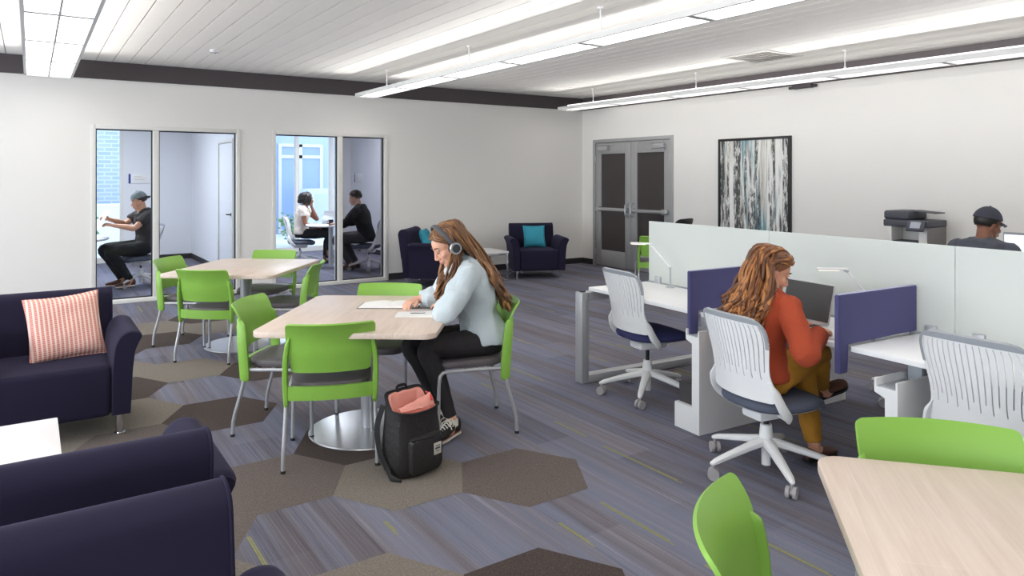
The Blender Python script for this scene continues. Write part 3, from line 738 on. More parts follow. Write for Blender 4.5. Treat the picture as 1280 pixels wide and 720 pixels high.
# ================================================================== PAINTING
t = thing('painting', 'tall abstract painting with dripping black, teal and brown streaks in black frame', 'painting', (XR, 6.385, 1.42))
hwp, hh = 0.60, 0.72
bm = NB()
for c, d in (((-0.045, -hwp, -hh), (0, -hwp+0.035, hh)), ((-0.045, hwp-0.035, -hh), (0, hwp, hh)), ((-0.045, -hwp+0.035, -hh), (0, hwp-0.035, -hh+0.035)), ((-0.045, -hwp+0.035, hh-0.035), (0, hwp-0.035, hh))): box2(bm, c, d, 0.003)
obj('picture_frame', bm, M_black, t)
bm = NB(); box2(bm, (-0.03, -hwp+0.03, -hh+0.03), (-0.012, hwp-0.03, hh-0.03)); obj('canvas', bm, M_paint, t, smooth=False)

# ================================================================== GREEN STACKING CHAIRS
def make_green_chair():
    t = thing('stacking_chair', 'x', 'chair', group='green stacking chairs')
    bm = NB()
    def yb(z): return -0.222-0.03*smoothstep(0.5, 0.68, z)-0.075*max(0, (z-0.66)/0.16)**1.8 if z > 0.66 else -0.222-0.03*smoothstep(0.5, 0.68, z)
    zs = lin(0.525, 0.545, 3)+lin(0.56, 0.765, 9)+[0.778, 0.788, 0.795, 0.80, 0.803]
    def hw(z):
        w = lerp(0.212, 0.238, smoothstep(0.53, 0.75, z)); r = 0.018
        for e, s in ((0.525, 1), (0.803, -1)):
            d = (z-e)*s
            if d < r: w -= r-math.sqrt(max(0, r*r-(r-d)**2))
        return w
    def f(u, z):
        x = u*hw(z); return (x, yb(z)+0.055*(x/0.235)**2-0.012, z-0.0*(x/0.235)**2)
    thick_grid(bm, f, lin(-1, 1, 18), zs, 0.011)
    def fb(u, z): x = u*0.235; return (x, -0.222+0.035*u*u-0.012, z)
    thick_grid(bm, fb, lin(-1, 1, 12), [0.375, 0.383, 0.40, 0.425, 0.442, 0.45], 0.020)
    for s in (-1, 1):
        tube(bm, [(s*0.238, -0.185, 0.36), (s*0.242, -0.190, 0.46), (s*0.242, -0.200, 0.58), (s*0.232, -0.212, 0.67), (s*0.222, -0.232, 0.71)], [0.030, 0.031, 0.030, 0.027, 0.012], seg=12, flat=0.52, up=(1, 0, 0), sq=3.2, round_caps=True)
    obj('backrest', bm, M_green, t)
    bm = NB()
    def so(z, k, dz=0):
        out = []
        for i in range(40):
            a = 2*PI*i/40; ca, sa = math.cos(a), math.sin(a); q = (abs(ca)**4+abs(sa)**4)**(-0.25)
            x = ca*q*0.225*k; y = 0.02+sa*q*0.225*k
            if y < 0: x *= 0.93+0.07*(1+y/0.2)
            zz = z-0.014*smoothstep(0.12, 0.25, y)+dz*(1-(x/0.23)**2)
            out.append(V((x, y, zz)))
        return out
    rings_to_mesh(bm, [so(0.422, 0.90), so(0.422, 0.975), so(0.432, 1.0), so(0.448, 1.0), so(0.460, 0.985), so(0.466, 0.93), so(0.467, 0.75), so(0.463, 0.4), so(0.461, 0.05)])
    obj('seat', bm, M_greyseat, t)
    for s in (-1, 1):
        bm = NB(); tube(bm, [(s*0.226, -0.19, 0.405), (s*0.226, 0.0, 0.408), (s*0.226, 0.17, 0.406), (s*0.227, 0.212, 0.392), (s*0.228, 0.226, 0.35), (s*0.232, 0.232, 0.18), (s*0.236, 0.236, 0.012)], 0.0115, seg=10, n=5)
        l = obj('leg', bm, M_silver, t); bm = NB(); cyl(bm, (s*0.236, 0.236, 0.0), (s*0.236, 0.236, 0.016), 0.014, seg=10); obj('foot_glide', bm, M_rubber, l)
        bm = NB(); tube(bm, [(s*0.238, -0.185, 0.40), (s*0.241, -0.200, 0.30), (s*0.246, -0.238, 0.16), (s*0.248, -0.252, 0.10), (s*0.249, -0.256, 0.05), (s*0.249, -0.258, 0.012)], 0.0115, seg=10, n=5)
        l = obj('leg', bm, M_silver, t); bm = NB(); cyl(bm, (s*0.249, -0.258, 0.0), (s*0.249, -0.258, 0.016), 0.014, seg=10); obj('foot_glide', bm, M_rubber, l)
    for y in (0.05, -0.12):
        bm = NB(); tube(bm, [(-0.226, y, 0.407), (0.226, y, 0.407)], 0.010, seg=8, smooth=False); obj('crossbar', bm, M_silver, t)
    return t
gc = make_green_chair()
GREEN = [
 ((1.45, 4.01), (0.36, 0.93), 'green chair with its back to us, left of the black backpack'),
 ((1.385, 4.62), (0.79, -0.62), 'green chair at the left edge of the table the brown-haired woman uses'),
 ((2.03, 4.64), (-0.63, -0.78), 'green chair tucked behind the far edge of the table with open notebook'),
 ((2.34, 3.97), (-0.95, 0.31), 'green chair the woman in the denim shirt sits on'),
 ((1.385, 6.70), (0.68, 0.73), 'green chair with its back to us at the far empty table'),
 ((1.31, 7.44), (0.77, -0.63), 'green chair at the left end of the far empty table'),
 ((2.00, 7.52), (-0.63, -0.78), 'green chair facing us behind the far empty table'),
 ((1.97, 6.60), (-0.85, 0.5), 'green chair at the right edge of the far empty table'),
 ((2.20, 0.95), (-0.75, -0.66), 'green chair behind the empty table in the bottom right corner'),
 ((1.515, 0.905), (0.547, -0.84), 'green chair cut off at the left side of the corner table'),
 ((7.05, 6.95), (0.6, 0.8), 'green chair standing in front of the double glass doors'),
]
for i, ((x, y), f, lb) in enumerate(GREEN):
    if i == 0: gc.location = (x, y, 0); gc.rotation_euler = (0, 0, ang(*f)); gc['label'] = lb
    else: dup(gc, lb, (x, y, 0), ang(*f))

# ================================================================== PEDESTAL TABLES
def make_table():
    t = thing('pedestal_table', 'x', 'table', group='oak pedestal tables')
    bm = NB(); slab(bm, rrect(1.03, 1.23, 0.07, 8), 0.708, 0.740, 0.004); obj('tabletop', bm, M_wood, t)
    bm = NB(); cyl(bm, (0, 0, 0.02), (0, 0, 0.69), 0.05, seg=28); obj('column', bm, M_silver, t)
    bm = NB(); lathe(bm, [(0.0, 0), (0.365, 0), (0.37, 0.004), (0.365, 0.010), (0.10, 0.022), (0.0, 0.022)], seg=56); obj('base', bm, M_steel, t)
    bm = NB(); box(bm, (0, 0, 0.699), (0.62, 0.08, 0.018), 0.003); box(bm, (0, 0, 0.699), (0.08, 0.62, 0.018), 0.003); obj('top_bracket', bm, M_darkgrey, t)
    return t
tb = make_table(); tb.location = (1.775, 4.24, 0); tb.rotation_euler = (0, 0, math.radians(-36.5)); tb['label'] = 'oak-topped pedestal table with open notebook and phone on it'
dup(tb, 'empty oak-topped pedestal table near the meeting room glass', (1.70, 7.04, 0), math.radians(-38.5))
dup(tb, 'empty oak-topped pedestal table in the bottom right corner', (1.885, 0.51, 0), math.radians(-49))

# ================================================================== ARMCHAIRS
def closed_smooth(p, n):
    N = len(p); out = []
    for i in range(N):
        p0, p1, p2, p3 = (V((*p[(i+k) % N], 0)) for k in (-1, 0, 1, 2))
        if (p2-p1).length > 0.16 or i == N-1: out.append((p1.x, p1.y)); continue
        for j in range(n):
            t = j/n; q = 0.5*((2*p1)+(p2-p0)*t+(2*p0-5*p1+4*p2-p3)*t*t+(3*p1-p0-3*p2+p3)*t**3) if (p1-p0).length < 0.16 and (p3-p2).length < 0.16 else p1.lerp(p2, t)
            out.append((q.x, q.y))
    return out
def make_armchair():
    t = thing('armchair', 'x', 'armchair', group='navy upholstered armchairs')
    # back: reclined slab with rounded top
    bm = NB()
    prof = []
    y0, y1 = -0.40, -0.20
    pts = [(-0.36, 0.13), (-0.385, 0.40), (-0.425, 0.70), (-0.43, 0.76), (-0.415, 0.80), (-0.385, 0.822), (-0.34, 0.822), (-0.30, 0.80), (-0.282, 0.76), (-0.262, 0.62), (-0.215, 0.43), (-0.20, 0.13)]
    xs = [-0.362, -0.358, -0.345, -0.2, 0, 0.2, 0.345, 0.358, 0.362]
    rings = []
    pr0 = pts; pts = closed_smooth(pts, 3)
    cy = sum(p[0] for p in pts)/len(pts); cz = sum(p[1] for p in pts)/len(pts)
    for i, x in enumerate(xs):
        k = (0.93, 0.975, 1, 1, 1, 1, 1, 0.975, 0.93)[i]
        rings.append([V((x*(1-0.04*smoothstep(0.55, 0.1, p[1])), cy+(p[0]-cy)*k, cz+(p[1]-cz)*(1-(1-k)*0.35))) for p in pts])
    rings_to_mesh(bm, rings)
    obj('backrest', bm, M_navy, t)
    # piping around back ends
    for s in (-1, 1):
        bm = NB(); tube(bm, [(s*0.355*(1-0.04*smoothstep(0.55, 0.1, p[1])), p[0], p[1]) for p in pr0[1:11]], 0.005, seg=6, n=2); obj('piping', bm, M_navy, t)
    # arms: flared horn profile swept front to back
    for s in (-1, 1):
        bm = NB()
        pr = [(0.305, 0.13), (0.305, 0.40), (0.315, 0.52), (0.335, 0.59), (0.37, 0.630), (0.41, 0.640), (0.45, 0.630), (0.470, 0.606), (0.457, 0.578), (0.43, 0.51), (0.418, 0.40), (0.405, 0.13)]
        pr = closed_smooth(pr, 3); cx = 0.37; cz = 0.38; rings = []
        for y, k in ((-0.265, 0.90), (-0.25, 0.97), (-0.22, 1), (0.0, 1), (0.2, 1), (0.36, 1), (0.385, 0.985), (0.395, 0.94)):
            dz = 0
            rings.append([V((s*(cx+(x-cx)*k), y, cz+(z-cz)*(1-(1-k)*0.5)+dz*(z/0.63))) for x, z in pr])
        rings_to_mesh(bm, rings); obj('arm', bm, M_navy, t)
    bm = NB(); box2(bm, (-0.303, -0.22, 0.13), (0.303, 0.388, 0.445), 0.035, 4); obj('seat', bm, M_navy, t)
    for sx in (-1, 1):
        for y in (-0.30, 0.33):
            bm = NB(); cyl(bm, (sx*0.35, y, 0.012), (sx*0.35, y, 0.132), 0.022, seg=18); cyl(bm, (sx*0.35, y, 0.0), (sx*0.35, y, 0.012), 0.032, seg=18); obj('leg', bm, M_chrome, t)
    return t
ac = make_armchair()
ac.location = (0.11, 5.36, 0); ac.rotation_euler = (0, 0, PI); ac['label'] = 'navy armchair with the coral striped cushion'
dup(ac, 'navy armchair seen from behind, facing the white coffee table', (0.095, 2.70, 0), 0)
dup(ac, 'navy armchair cut off at the bottom left corner, nearest the viewer', (0.055, 1.56, 0), PI)
dup(ac, 'navy armchair in the far corner facing us with square teal cushion', (6.70, 9.25, 0), ang(-0.42, -0.91))
dup(ac, 'navy armchair half hidden behind the woman with headphones', (4.95, 9.40, 0), ang(0.75, -0.66))

# cushions
def cushion(label, m, size, loc, rot, th=0.075, group=None):
    bm = NB(); n = 22; S = size/2
    for sgn in (-1, 1):
        g = [[None]*(n+1) for _ in range(n+1)]
        for i in range(n+1):
            for j in range(n+1):
                u = -1+2*i/n; v = -1+2*j/n
                px = u*(1-0.075*(1-v*v)*abs(u)**2); pz = v*(1-0.075*(1-u*u)*abs(v)**2)
                h = th*((1-u**4)*(1-v**4))**0.55+0.004
                k = noise.noise(V((u*2.2, v*2.2, 3.1*sgn)))*0.010*(1-abs(u*v))
                g[i][j] = bm.verts.new((px*S, sgn*(h+k), pz*S))
        for i in range(n):
            for j in range(n): bm.faces.new((g[i][j], g[i+1][j], g[i+1][j+1], g[i][j+1]))
    bmesh.ops.remove_doubles(bm, verts=bm.verts[:], dist=0.0001)
    es = [e for e in bm.edges if len(e.link_faces) == 1]
    bmesh.ops.bridge_loops(bm, edges=es)
    t = thing('cushion', label, 'cushion', loc, 0, group); t.rotation_euler = rot
    obj('cushion_cover', bm, m, t, angle=80)
    bm = NB(); pts = []
    for a in range(4):
        c = [(-1, -1), (1, -1), (1, 1), (-1, 1)]
        p, q = c[a], c[(a+1) % 4]
        for k in range(8):
            u = lerp(p[0], q[0], k/8); v = lerp(p[1], q[1], k/8)
            pts.append(V((u*(1-0.075*(1-v*v)*abs(u)**2)*S, 0, v*(1-0.075*(1-u*u)*abs(v)**2)*S)))
    pts.append(pts[0]); tube(bm, pts, 0.0045, seg=6, smooth=False); obj('piping', bm, m, t)
    return t
cushion('coral and cream striped square cushion on the nearest upright navy armchair', M_coral, 0.42, (0.185, 5.40, 0.630), (math.radians(-20), math.radians(-3), math.radians(8)))
cushion('square teal cushion sitting upright in the far corner armchair', M_teal, 0.36, (6.76, 9.35, 0.625), (math.radians(-20), 0, ang(-0.42, -0.91)+PI), 0.06, 'teal cushions')
cushion('teal cushion peeking out left of the headphones woman\'s forehead', M_teal, 0.36, (4.89, 9.49, 0.64), (math.radians(-20), 0, ang(0.75, -0.66)+PI), 0.06, 'teal cushions')

# low tables
def low_table(label, loc, rz, w, d, h):
    t = thing('side_table', label, 'table', loc, rz, 'low white tables')
    bm = NB(); slab(bm, rrect(w, d, 0.008, 3), h-0.028, h, 0.002); obj('tabletop', bm, M_lam, t)
    bm = NB(); box2(bm, (-w/2+0.001, -d/2+0.001, h-0.034), (w/2-0.001, d/2-0.001, h-0.028)); obj('top_edge', bm, M_darkgrey, t, smooth=False)
    for sx in (-1, 1):
        for sy in (-1, 1):
            bm = NB(); box(bm, (sx*(w/2-0.02), sy*(d/2-0.02), (h-0.034)/2), (0.025, 0.025, h-0.034), 0.002); obj('leg', bm, M_chrome, t)
    for c, sz in [((s*(w/2-0.02), 0, z), (0.024, d-0.066, 0.024)) for s in (-1, 1) for z in (0.0125, h-0.05)]+[((0, s*(d/2-0.02), h-0.05), (w-0.066, 0.024, 0.024)) for s in (-1, 1)]+[((0, -(d/2-0.02), 0.0125), (w-0.066, 0.024, 0.024))]:
        bm = NB(); box(bm, c, sz, 0.002); obj('frame_rail', bm, M_chrome, t)
low_table('low white table in front of the navy armchair with the coral cushion', (-0.22, 3.80, 0), 0, 0.66, 0.66, 0.42)
low_table('low white table between the two navy armchairs at the back wall', (5.78, 9.36, 0), math.radians(-4), 0.60, 0.60, 0.45)
# ================================================================== TASK CHAIRS
def make_task_chair(seat_m, dz=0.0, shell_m=None, rail_m=None, spin=0.0):
    shell_m = shell_m or M_white; rail_m = rail_m or M_greyrail
    t = thing('task_chair', 'x', 'office chair', group='white rolling task chairs')
    TOP, BOT = 0.915+dz, 0.47+dz
    Z = lambda z: z+dz
    def hw(z):
        q = z-dz; w = lerp(0.208, 0.232, smoothstep(0.62, 0.82, q)) if q > 0.62 else lerp(0.208, 0.238, smoothstep(0.62, 0.48, q))
        r = 0.075; d = TOP-z
        if d < r: w -= r-math.sqrt(max(0, r*r-(r-d)**2))
        d = z-BOT; r = 0.05
        if d < r: w -= (r-math.sqrt(max(0, r*r-(r-d)**2)))*0.8
        return w
    def f(u, z):
        x = u*hw(z)
        q = z-dz; y = -0.205-0.015*smoothstep(0.48, 0.62, q)-0.080*max(0, (q-0.58)/0.33)**1.3
        return (x, y+0.060*(x/0.23)**2, z-0.012*(x/0.23)**2*smoothstep(0.66, 0.91, q))
    N = 17
    us = [-1.0]
    for k in range(N):
        c = -0.90+1.8*k/(N-1); us += [c-0.011, c+0.011]
    us.append(1.0); us[1:1] = [-0.935]; us[-1:-1] = [0.935]
    us2 = []
    for a, b in zip(us, us[1:]): us2 += [a]+([(a+b)/2] if b-a > 0.05 else [])
    us2.append(1.0)
    zs = [Z(z) for z in [0.47, 0.473, 0.48, 0.50, 0.52, 0.545, 0.57, 0.59, 0.61, 0.63, 0.65, 0.67]+lin(0.69, 0.88, 9)+[0.89, 0.898, 0.905, 0.910, 0.913, 0.915]]
    def mask(u, z):
        if z > Z(0.889) or (abs(u) > 0.94 and z > Z(0.785)): return False
        k = round((u+0.90)/(1.8/(N-1))); c = -0.90+1.8*k/(N-1)
        if 0 <= k < N and abs(u-c) < 0.010:
            lo = Z(0.59 if k % 2 else 0.63)
            if z > lo and z < Z(0.885): return False
        return True
    bm = NB(); thick_grid(bm, f, us2, zs, 0.010, mask)
    obj('backrest', bm, shell_m, t)
    bm = NB()
    thick_grid(bm, f, lin(-1, -0.935, 2)+lin(-0.8, 0.8, 14)+lin(0.935, 1, 2), [Z(z) for z in lin(0.76, 0.88, 6)+[0.888, 0.895, 0.902, 0.908, 0.912, 0.915]], 0.016, lambda u, z: z > Z(0.887) or abs(u) > 0.93)
    obj('top_rail', bm, rail_m, t)
    for s in (-1, 1):
        bm = NB()
        tube(bm, [(s*0.206, -0.172, Z(0.575)), (s*0.234, -0.158, Z(0.52)), (s*0.250, -0.128, Z(0.45)), (s*0.238, -0.075, Z(0.395)), (s*0.175, -0.02, Z(0.372)), (s*0.07, 0.02, Z(0.36))], [0.010, 0.026, 0.028, 0.026, 0.022, 0.020], seg=12, flat=0.5, up=(s, 0, 0.3), sq=2.6, round_caps=True)
        obj('back_support', bm, shell_m, t)
    bm = NB()
    def so(z, k):
        out = []
        for i in range(44):
            a = 2*PI*i/44; ca, sa = math.cos(a), math.sin(a); q = (abs(ca)**3.2+abs(sa)**3.2)**(-1/3.2)
            x = ca*q*0.240*k; y = 0.035+sa*q*0.235*k
            if y < 0: x *= 0.90+0.10*(1+y/0.2)
            out.append(V((x, y, Z(z-0.012)-0.020*smoothstep(0.14, 0.27, y))))
        return out
    rings_to_mesh(bm, [so(0.418, 0.84), so(0.420, 0.93), so(0.430, 0.985), so(0.444, 1.0), so(0.458, 0.985), so(0.470, 0.93), so(0.478, 0.8), so(0.480, 0.5), so(0.478, 0.06)])
    obj('seat', bm, seat_m, t)
    bm = NB()
    rings_to_mesh(bm, [so(0.395, 0.55), so(0.398, 0.72), so(0.412, 0.90), so(0.419, 0.94), so(0.419, 0.5)])
    obj('seat_shell', bm, shell_m, t)
    bm = NB(); box(bm, (0, 0.01, Z(0.352)), (0.15, 0.24, 0.055), 0.02); obj('tilt_mechanism', bm, shell_m, t)
    bm = NB(); cyl(bm, (0, 0, 0.20), (0, 0, Z(0.33)), 0.014, seg=14); obj('gas_piston', bm, M_black, t)
    bm = NB(); lathe(bm, [(0, 0.035), (0.024, 0.035), (0.025, 0.13), (0.040, 0.135), (0.036, 0.20), (0.030, 0.255), (0.0, 0.256)], seg=24); obj('column', bm, shell_m, t)
    bm = NB()
    for k in range(5):
        a = 2*PI*k/5+PI/2+spin; d = V((math.cos(a), math.sin(a), 0))
        tube(bm, [d*0.02+V((0, 0, 0.165)), d*0.15+V((0, 0, 0.135)), d*0.30+V((0, 0, 0.098)), d*0.34+V((0, 0, 0.085))], [0.032, 0.026, 0.020, 0.015], seg=12, n=4, flat=0.75, up=(0, 0, 1), sq=2.8, round_caps=True)
    obj('star_base', bm, shell_m, t)
    for k in range(5):
        a = 2*PI*k/5+PI/2+spin; d = V((math.cos(a), math.sin(a), 0)); p = d*0.335; q = V((-d.y, d.x, 0)); q = (q*0.8+d*0.6).normalized()
        bm = NB()
        for s in (-1, 1): cyl(bm, p+q*s*0.008+V((0, 0, 0.030)), p+q*s*0.026+V((0, 0, 0.030)), 0.030, seg=20)
        cyl(bm, p+V((0, 0, 0.03)), p+V((0, 0, 0.085)), 0.008, seg=10)
        cyl(bm, p-q*0.010+V((0, 0, 0.030)), p+q*0.010+V((0, 0, 0.030)), 0.016, seg=14)
        obj('caster', bm, M_caster, t)
    return t
k1 = make_task_chair(M_navyseat, 0.02, spin=0.16)
k1.location = (3.74, 3.76, 0); k1.rotation_euler = (0, 0, ang(0.98, -0.15)); k1['label'] = 'empty white task chair with navy seat at the end desk'
k2 = make_task_chair(M_slateseat, -0.03, spin=0.54)
k2.location = (3.31, 2.43, 0); k2.rotation_euler = (0, 0, ang(0.98, -0.17)); k2['label'] = 'white task chair with slate seat that the woman in the rust sweater sits on'
dup(k1, 'white slatted task chair at the right edge of the photo, behind a green chair', (3.51, 1.37, 0), ang(0.995, -0.08))
dup(k1, 'white task chair on the far side of the desks, only its wheels showing', (5.22, 2.55, 0), ang(-0.9, 0.45))
dup(k2, 'white task chair the man in the backwards cap sits on', (1.34, 11.68, 0), ang(-0.97, -0.24))
dup(k2, 'white task chair the woman in the cream blouse sits on', (4.05, 12.86, 0), ang(0.92, -0.40))
dup(k2, 'white task chair under the man in black behind tinted glass', (4.80, 11.47, 0), ang(-0.80, 0.60))
k3 = make_task_chair(M_slateseat, 0.09, M_black, M_black)
k3['label'] = 'dark office chair in front of the double doors, mostly behind the frosted screen'; k3.location = (7.55, 7.15, 0); k3.rotation_euler = (0, 0, ang(-0.2, 0.98))
k3['group'] = 'dark office chairs'
dup(k2, 'white task chair under the man in the charcoal cap, hidden by the frosted screen', (6.40, 2.66, 0), ang(0.98, -0.12))

# ================================================================== BENCH DESKS (4 degrees off the room axes)
BA = math.radians(-4); BP = V((4.12, 2.9, 0)); BR = Matrix.Rotation(BA, 3, 'Z')
def bw(x, y, z=0): return BP+BR @ V((x, y, z))
def bthing(name, label, cat, x, y, z=0, rz=0, group=None): return thing(name, label, cat, bw(x, y, z), BA+rz, group)
# the bench itself: one thing that carries frame, legs and worktops
bench = bthing('bench_desk', 'long white double-sided bench desk with silver end frame and C-shaped panel legs', 'desk', 0, 0)
def bpart(name, bm, m, x, y, smooth=True, angle=38):
    o = finish(name, bm, m, bench, smooth=smooth, angle=angle); o.location = (x, y, 0); return o
bm = NB(); box2(bm, (-0.70, -0.045, 0), (-0.635, 0.045, 0.70), 0.004); fl = bpart('end_frame_leg', bm, M_silver, 0, 1.33)
bm = NB(); box2(bm, (-0.685, -0.02, 0.7), (-0.645, 0.02, 0.712), 0.003); obj('bracket', bm, M_darkgrey, fl)
bm = NB(); box2(bm, (0.635, -0.045, 0), (0.70, 0.045, 0.70), 0.004); bpart('end_frame_leg', bm, M_silver, 0, 1.33)
bm = NB(); box2(bm, (-0.634, -0.044, 0.001), (0.634, 0.044, 0.060), 0.004); bpart('floor_rail', bm, M_silver, 0, 1.33)
bm = NB(); box2(bm, (-0.634, -0.044, 0.635), (0.634, 0.044, 0.699), 0.004); bpart('top_rail', bm, M_silver, 0, 1.33)
def trough_leg(y):
    w = 0.715; bm = NB()
    prof = [(0, 0), (0.215, 0), (0.215, 0.158), (0.062, 0.158), (0.062, 0.555), (0.115, 0.575), (0.115, 0.64), (0.105, 0.64), (0.105, 0.60), (0.010, 0.60), (0.010, 0.64), (0, 0.64)]
    prism(bm, prof, 'x', -w, w); lg = bpart('panel_leg', bm, M_white, 0, y, angle=20)
    bm = NB(); box2(bm, (-w+0.03, 0.07, 0.158), (w-0.03, 0.205, 0.285)); obj('cable_tray', bm, M_darkgrey, lg, smooth=False)
    bm = NB(); box2(bm, (-w+0.012, 0.0105, 0.6005), (w-0.012, 0.1045, 0.606)); obj('trough_liner', bm, M_greyrail, lg, smooth=False)
    for s in (-1, 1):
        bm = NB(); box2(bm, (s*(w-0.25)-0.02, 0.02, 0.606), (s*(w-0.25)+0.02, 0.09, 0.705), 0.003); obj('top_bracket', bm, M_greyrail, lg)
for y in (0.035, -1.225, -2.45): trough_leg(y)
DESK_Z = 0.738
def worktop(x0, x1, y0, y1):
    hx, hy = (x1-x0)/2, (y1-y0)/2; X, Y = (x0+x1)/2, (y0+y1)/2
    bm = NB(); slab(bm, rrect(2*hx, 2*hy, 0.012, 3), 0.713, DESK_Z, 0.002); wt = bpart('worktop', bm, M_lam, X, Y)
    for s in (-1, 1):
        bm = NB(); box2(bm, (-hx+0.06, s*(hy-0.075)-0.025, 0.705), (hx-0.04, s*(hy-0.075)+0.025, 0.713)); obj('support_rail', bm, M_darkgrey, wt, smooth=False)
    bm = NB(); sx = 1 if X < 0 else -1
    prism(bm, [(sx*(-hx+0.34), 0.713), (sx*(-hx+0.40), 0.62), (sx*(hx-0.02), 0.62), (sx*(hx-0.02), 0.713)], 'y', -hy+0.14, hy-0.14); obj('cable_basket', bm, M_darkgrey, wt, smooth=False)
for y0, y1 in ((0.16, 1.31), (-0.88, 0.12), (-2.4, -0.92)):
    worktop(-0.625, -0.035, y0, y1); worktop(0.035, 0.625, y0, y1)
# frosted screens
def screen(label, y0, y1):
    t = bthing('privacy_screen', label, 'screen', 0, (y0+y1)/2, 0.705, 0, 'frosted glass desk screens')
    h = (y1-y0)/2
    bm = NB(); box2(bm, (-0.006, -h, 0.02), (0.006, h, 0.525), 0.002); obj('glass_panel', bm, M_frost, t, smooth=False)
    bm = NB(); box2(bm, (-0.018, -h, 0.0), (0.018, h, 0.04), 0.003); obj('screen_rail', bm, M_greyrail, t)
    for y in (-h+0.12, h-0.12):
        bm = NB(); box2(bm, (-0.024, y-0.03, 0.0), (0.024, y+0.03, 0.085), 0.004); obj('screen_clamp', bm, M_silver, t)
screen('pale frosted glass screen behind the far desk', 0.105, 1.315)
screen('pale frosted glass screen behind the laptop desk', -1.10, 0.10)
screen('pale frosted glass screen at the right edge, behind the slatted chair', -2.45, -1.105)
# blue dividers
def divider(label, y):
    t = bthing('desk_divider', label, 'divider', 0, y, 0, 0, 'blue felt desk dividers')
    pr = [(-0.70, 0.605), (-0.632, 0.605), (-0.632, 0.752), (-0.03, 0.752), (-0.03, 1.0), (-0.70, 1.0)]
    bm = NB(); prism(bm, pr, 'y', -0.015, 0.015)
    bmesh.ops.bevel(bm, geom=bm.edges[:], offset=0.004, segments=2, affect='EDGES'); obj('felt_panel', bm, M_bluedivider, t)
    bm = NB(); box2(bm, (-0.697, -0.012, 1.0), (-0.033, 0.012, 1.004), 0.001); obj('edge_trim', bm, M_bluetop, t)
    bm = NB(); box2(bm, (-0.40, -0.012, DESK_Z), (-0.30, 0.012, 0.752)); obj('mounting_foot', bm, M_greyrail, t, smooth=False)
divider('blue felt divider left of the woman in the rust sweater', 0.14)
divider('blue felt divider right of the laptop', -0.90)
# desk lamps
def desk_lamp(label, x, y, rz):
    t = bthing('desk_lamp', label, 'lamp', x, y, DESK_Z, rz, 'slim LED desk lamps')
    bm = NB(); lathe(bm, [(0, 0), (0.035, 0), (0.035, 0.008), (0.012, 0.014), (0, 0.014)], seg=20); obj('lamp_base', bm, M_steel, t)
    bm = NB(); tube(bm, [(0, 0, 0.01), (0, 0, 0.15)], 0.007, seg=10, smooth=False); obj('post', bm, M_steel, t)
    bm = NB(); tube(bm, [(0, -0.006, 0.15), (-0.15, -0.006, 0.325)], 0.0055, seg=8, smooth=False); tube(bm, [(0, 0.008, 0.15), (-0.15, 0.008, 0.325)], 0.0055, seg=8, smooth=False); obj('arm', bm, M_white, t)
    bm = NB(); cyl(bm, (-0.15, -0.016, 0.325), (-0.15, 0.016, 0.325), 0.010, seg=12); cyl(bm, (0, -0.016, 0.15), (0, 0.016, 0.15), 0.010, seg=12); obj('joint', bm, M_steel, t)
    bm = NB(); box2(bm, (-0.31, -0.018, 0.328), (-0.14, 0.018, 0.340), 0.005); obj('lamp_head', bm, M_white, t)
    bm = NB(); box2(bm, (-0.30, -0.013, 0.324), (-0.19, 0.013, 0.328)); obj('led_strip', bm, M_led, t, smooth=False)
desk_lamp('slim white desk lamp at the far desk beside the end of the frosted screen', -0.09, 0.97, math.radians(-50))
desk_lamp('slim white desk lamp behind the laptop, rising over the blue divider', -0.12, -0.72, math.radians(-35))
# laptop
t = bthing('laptop', 'open silver laptop with dark screen in front of the woman in rust', 'laptop', -0.33, -0.42, DESK_Z, math.radians(-4))
bm = NB(); slab(bm, [(x-0.12, y) for x, y in rrect(0.24, 0.345, 0.012, 4)], 0.002, 0.014, 0.002); lb_ = obj('laptop_body', bm, M_alulap, t)
bm = NB()
for i in range(5):
    for j in range(13): box(bm, (-0.045-i*0.019, -0.14+j*0.0233, 0.0148), (0.016, 0.020, 0.0016))
obj('keyboard', bm, M_key, lb_, smooth=False)
bm = NB(); box(bm, (-0.185, 0, 0.0143), (0.07, 0.105, 0.0006)); obj('trackpad', bm, mat('trackpad_grey', rgb(186, 188, 194), 0.35, 0.4), lb_, smooth=False)
L_tilt = Matrix.Rotation(math.radians(14), 3, 'Y')
bm = NB(); box(bm, L_tilt @ V((0, 0, 0.118)), (0.007, 0.345, 0.232), 0.003, M=L_tilt)
bmesh.ops.translate(bm, verts=bm.verts[:], vec=(0.004, 0, 0.012)); lid = obj('lid', bm, M_alulap, t)
bm = NB(); box(bm, L_tilt @ V((-0.0042, 0, 0.121)), (0.001, 0.330, 0.212), M=L_tilt)
bmesh.ops.translate(bm, verts=bm.verts[:], vec=(0.004, 0, 0.012)); obj('display', bm, M_screen, lid, smooth=False)
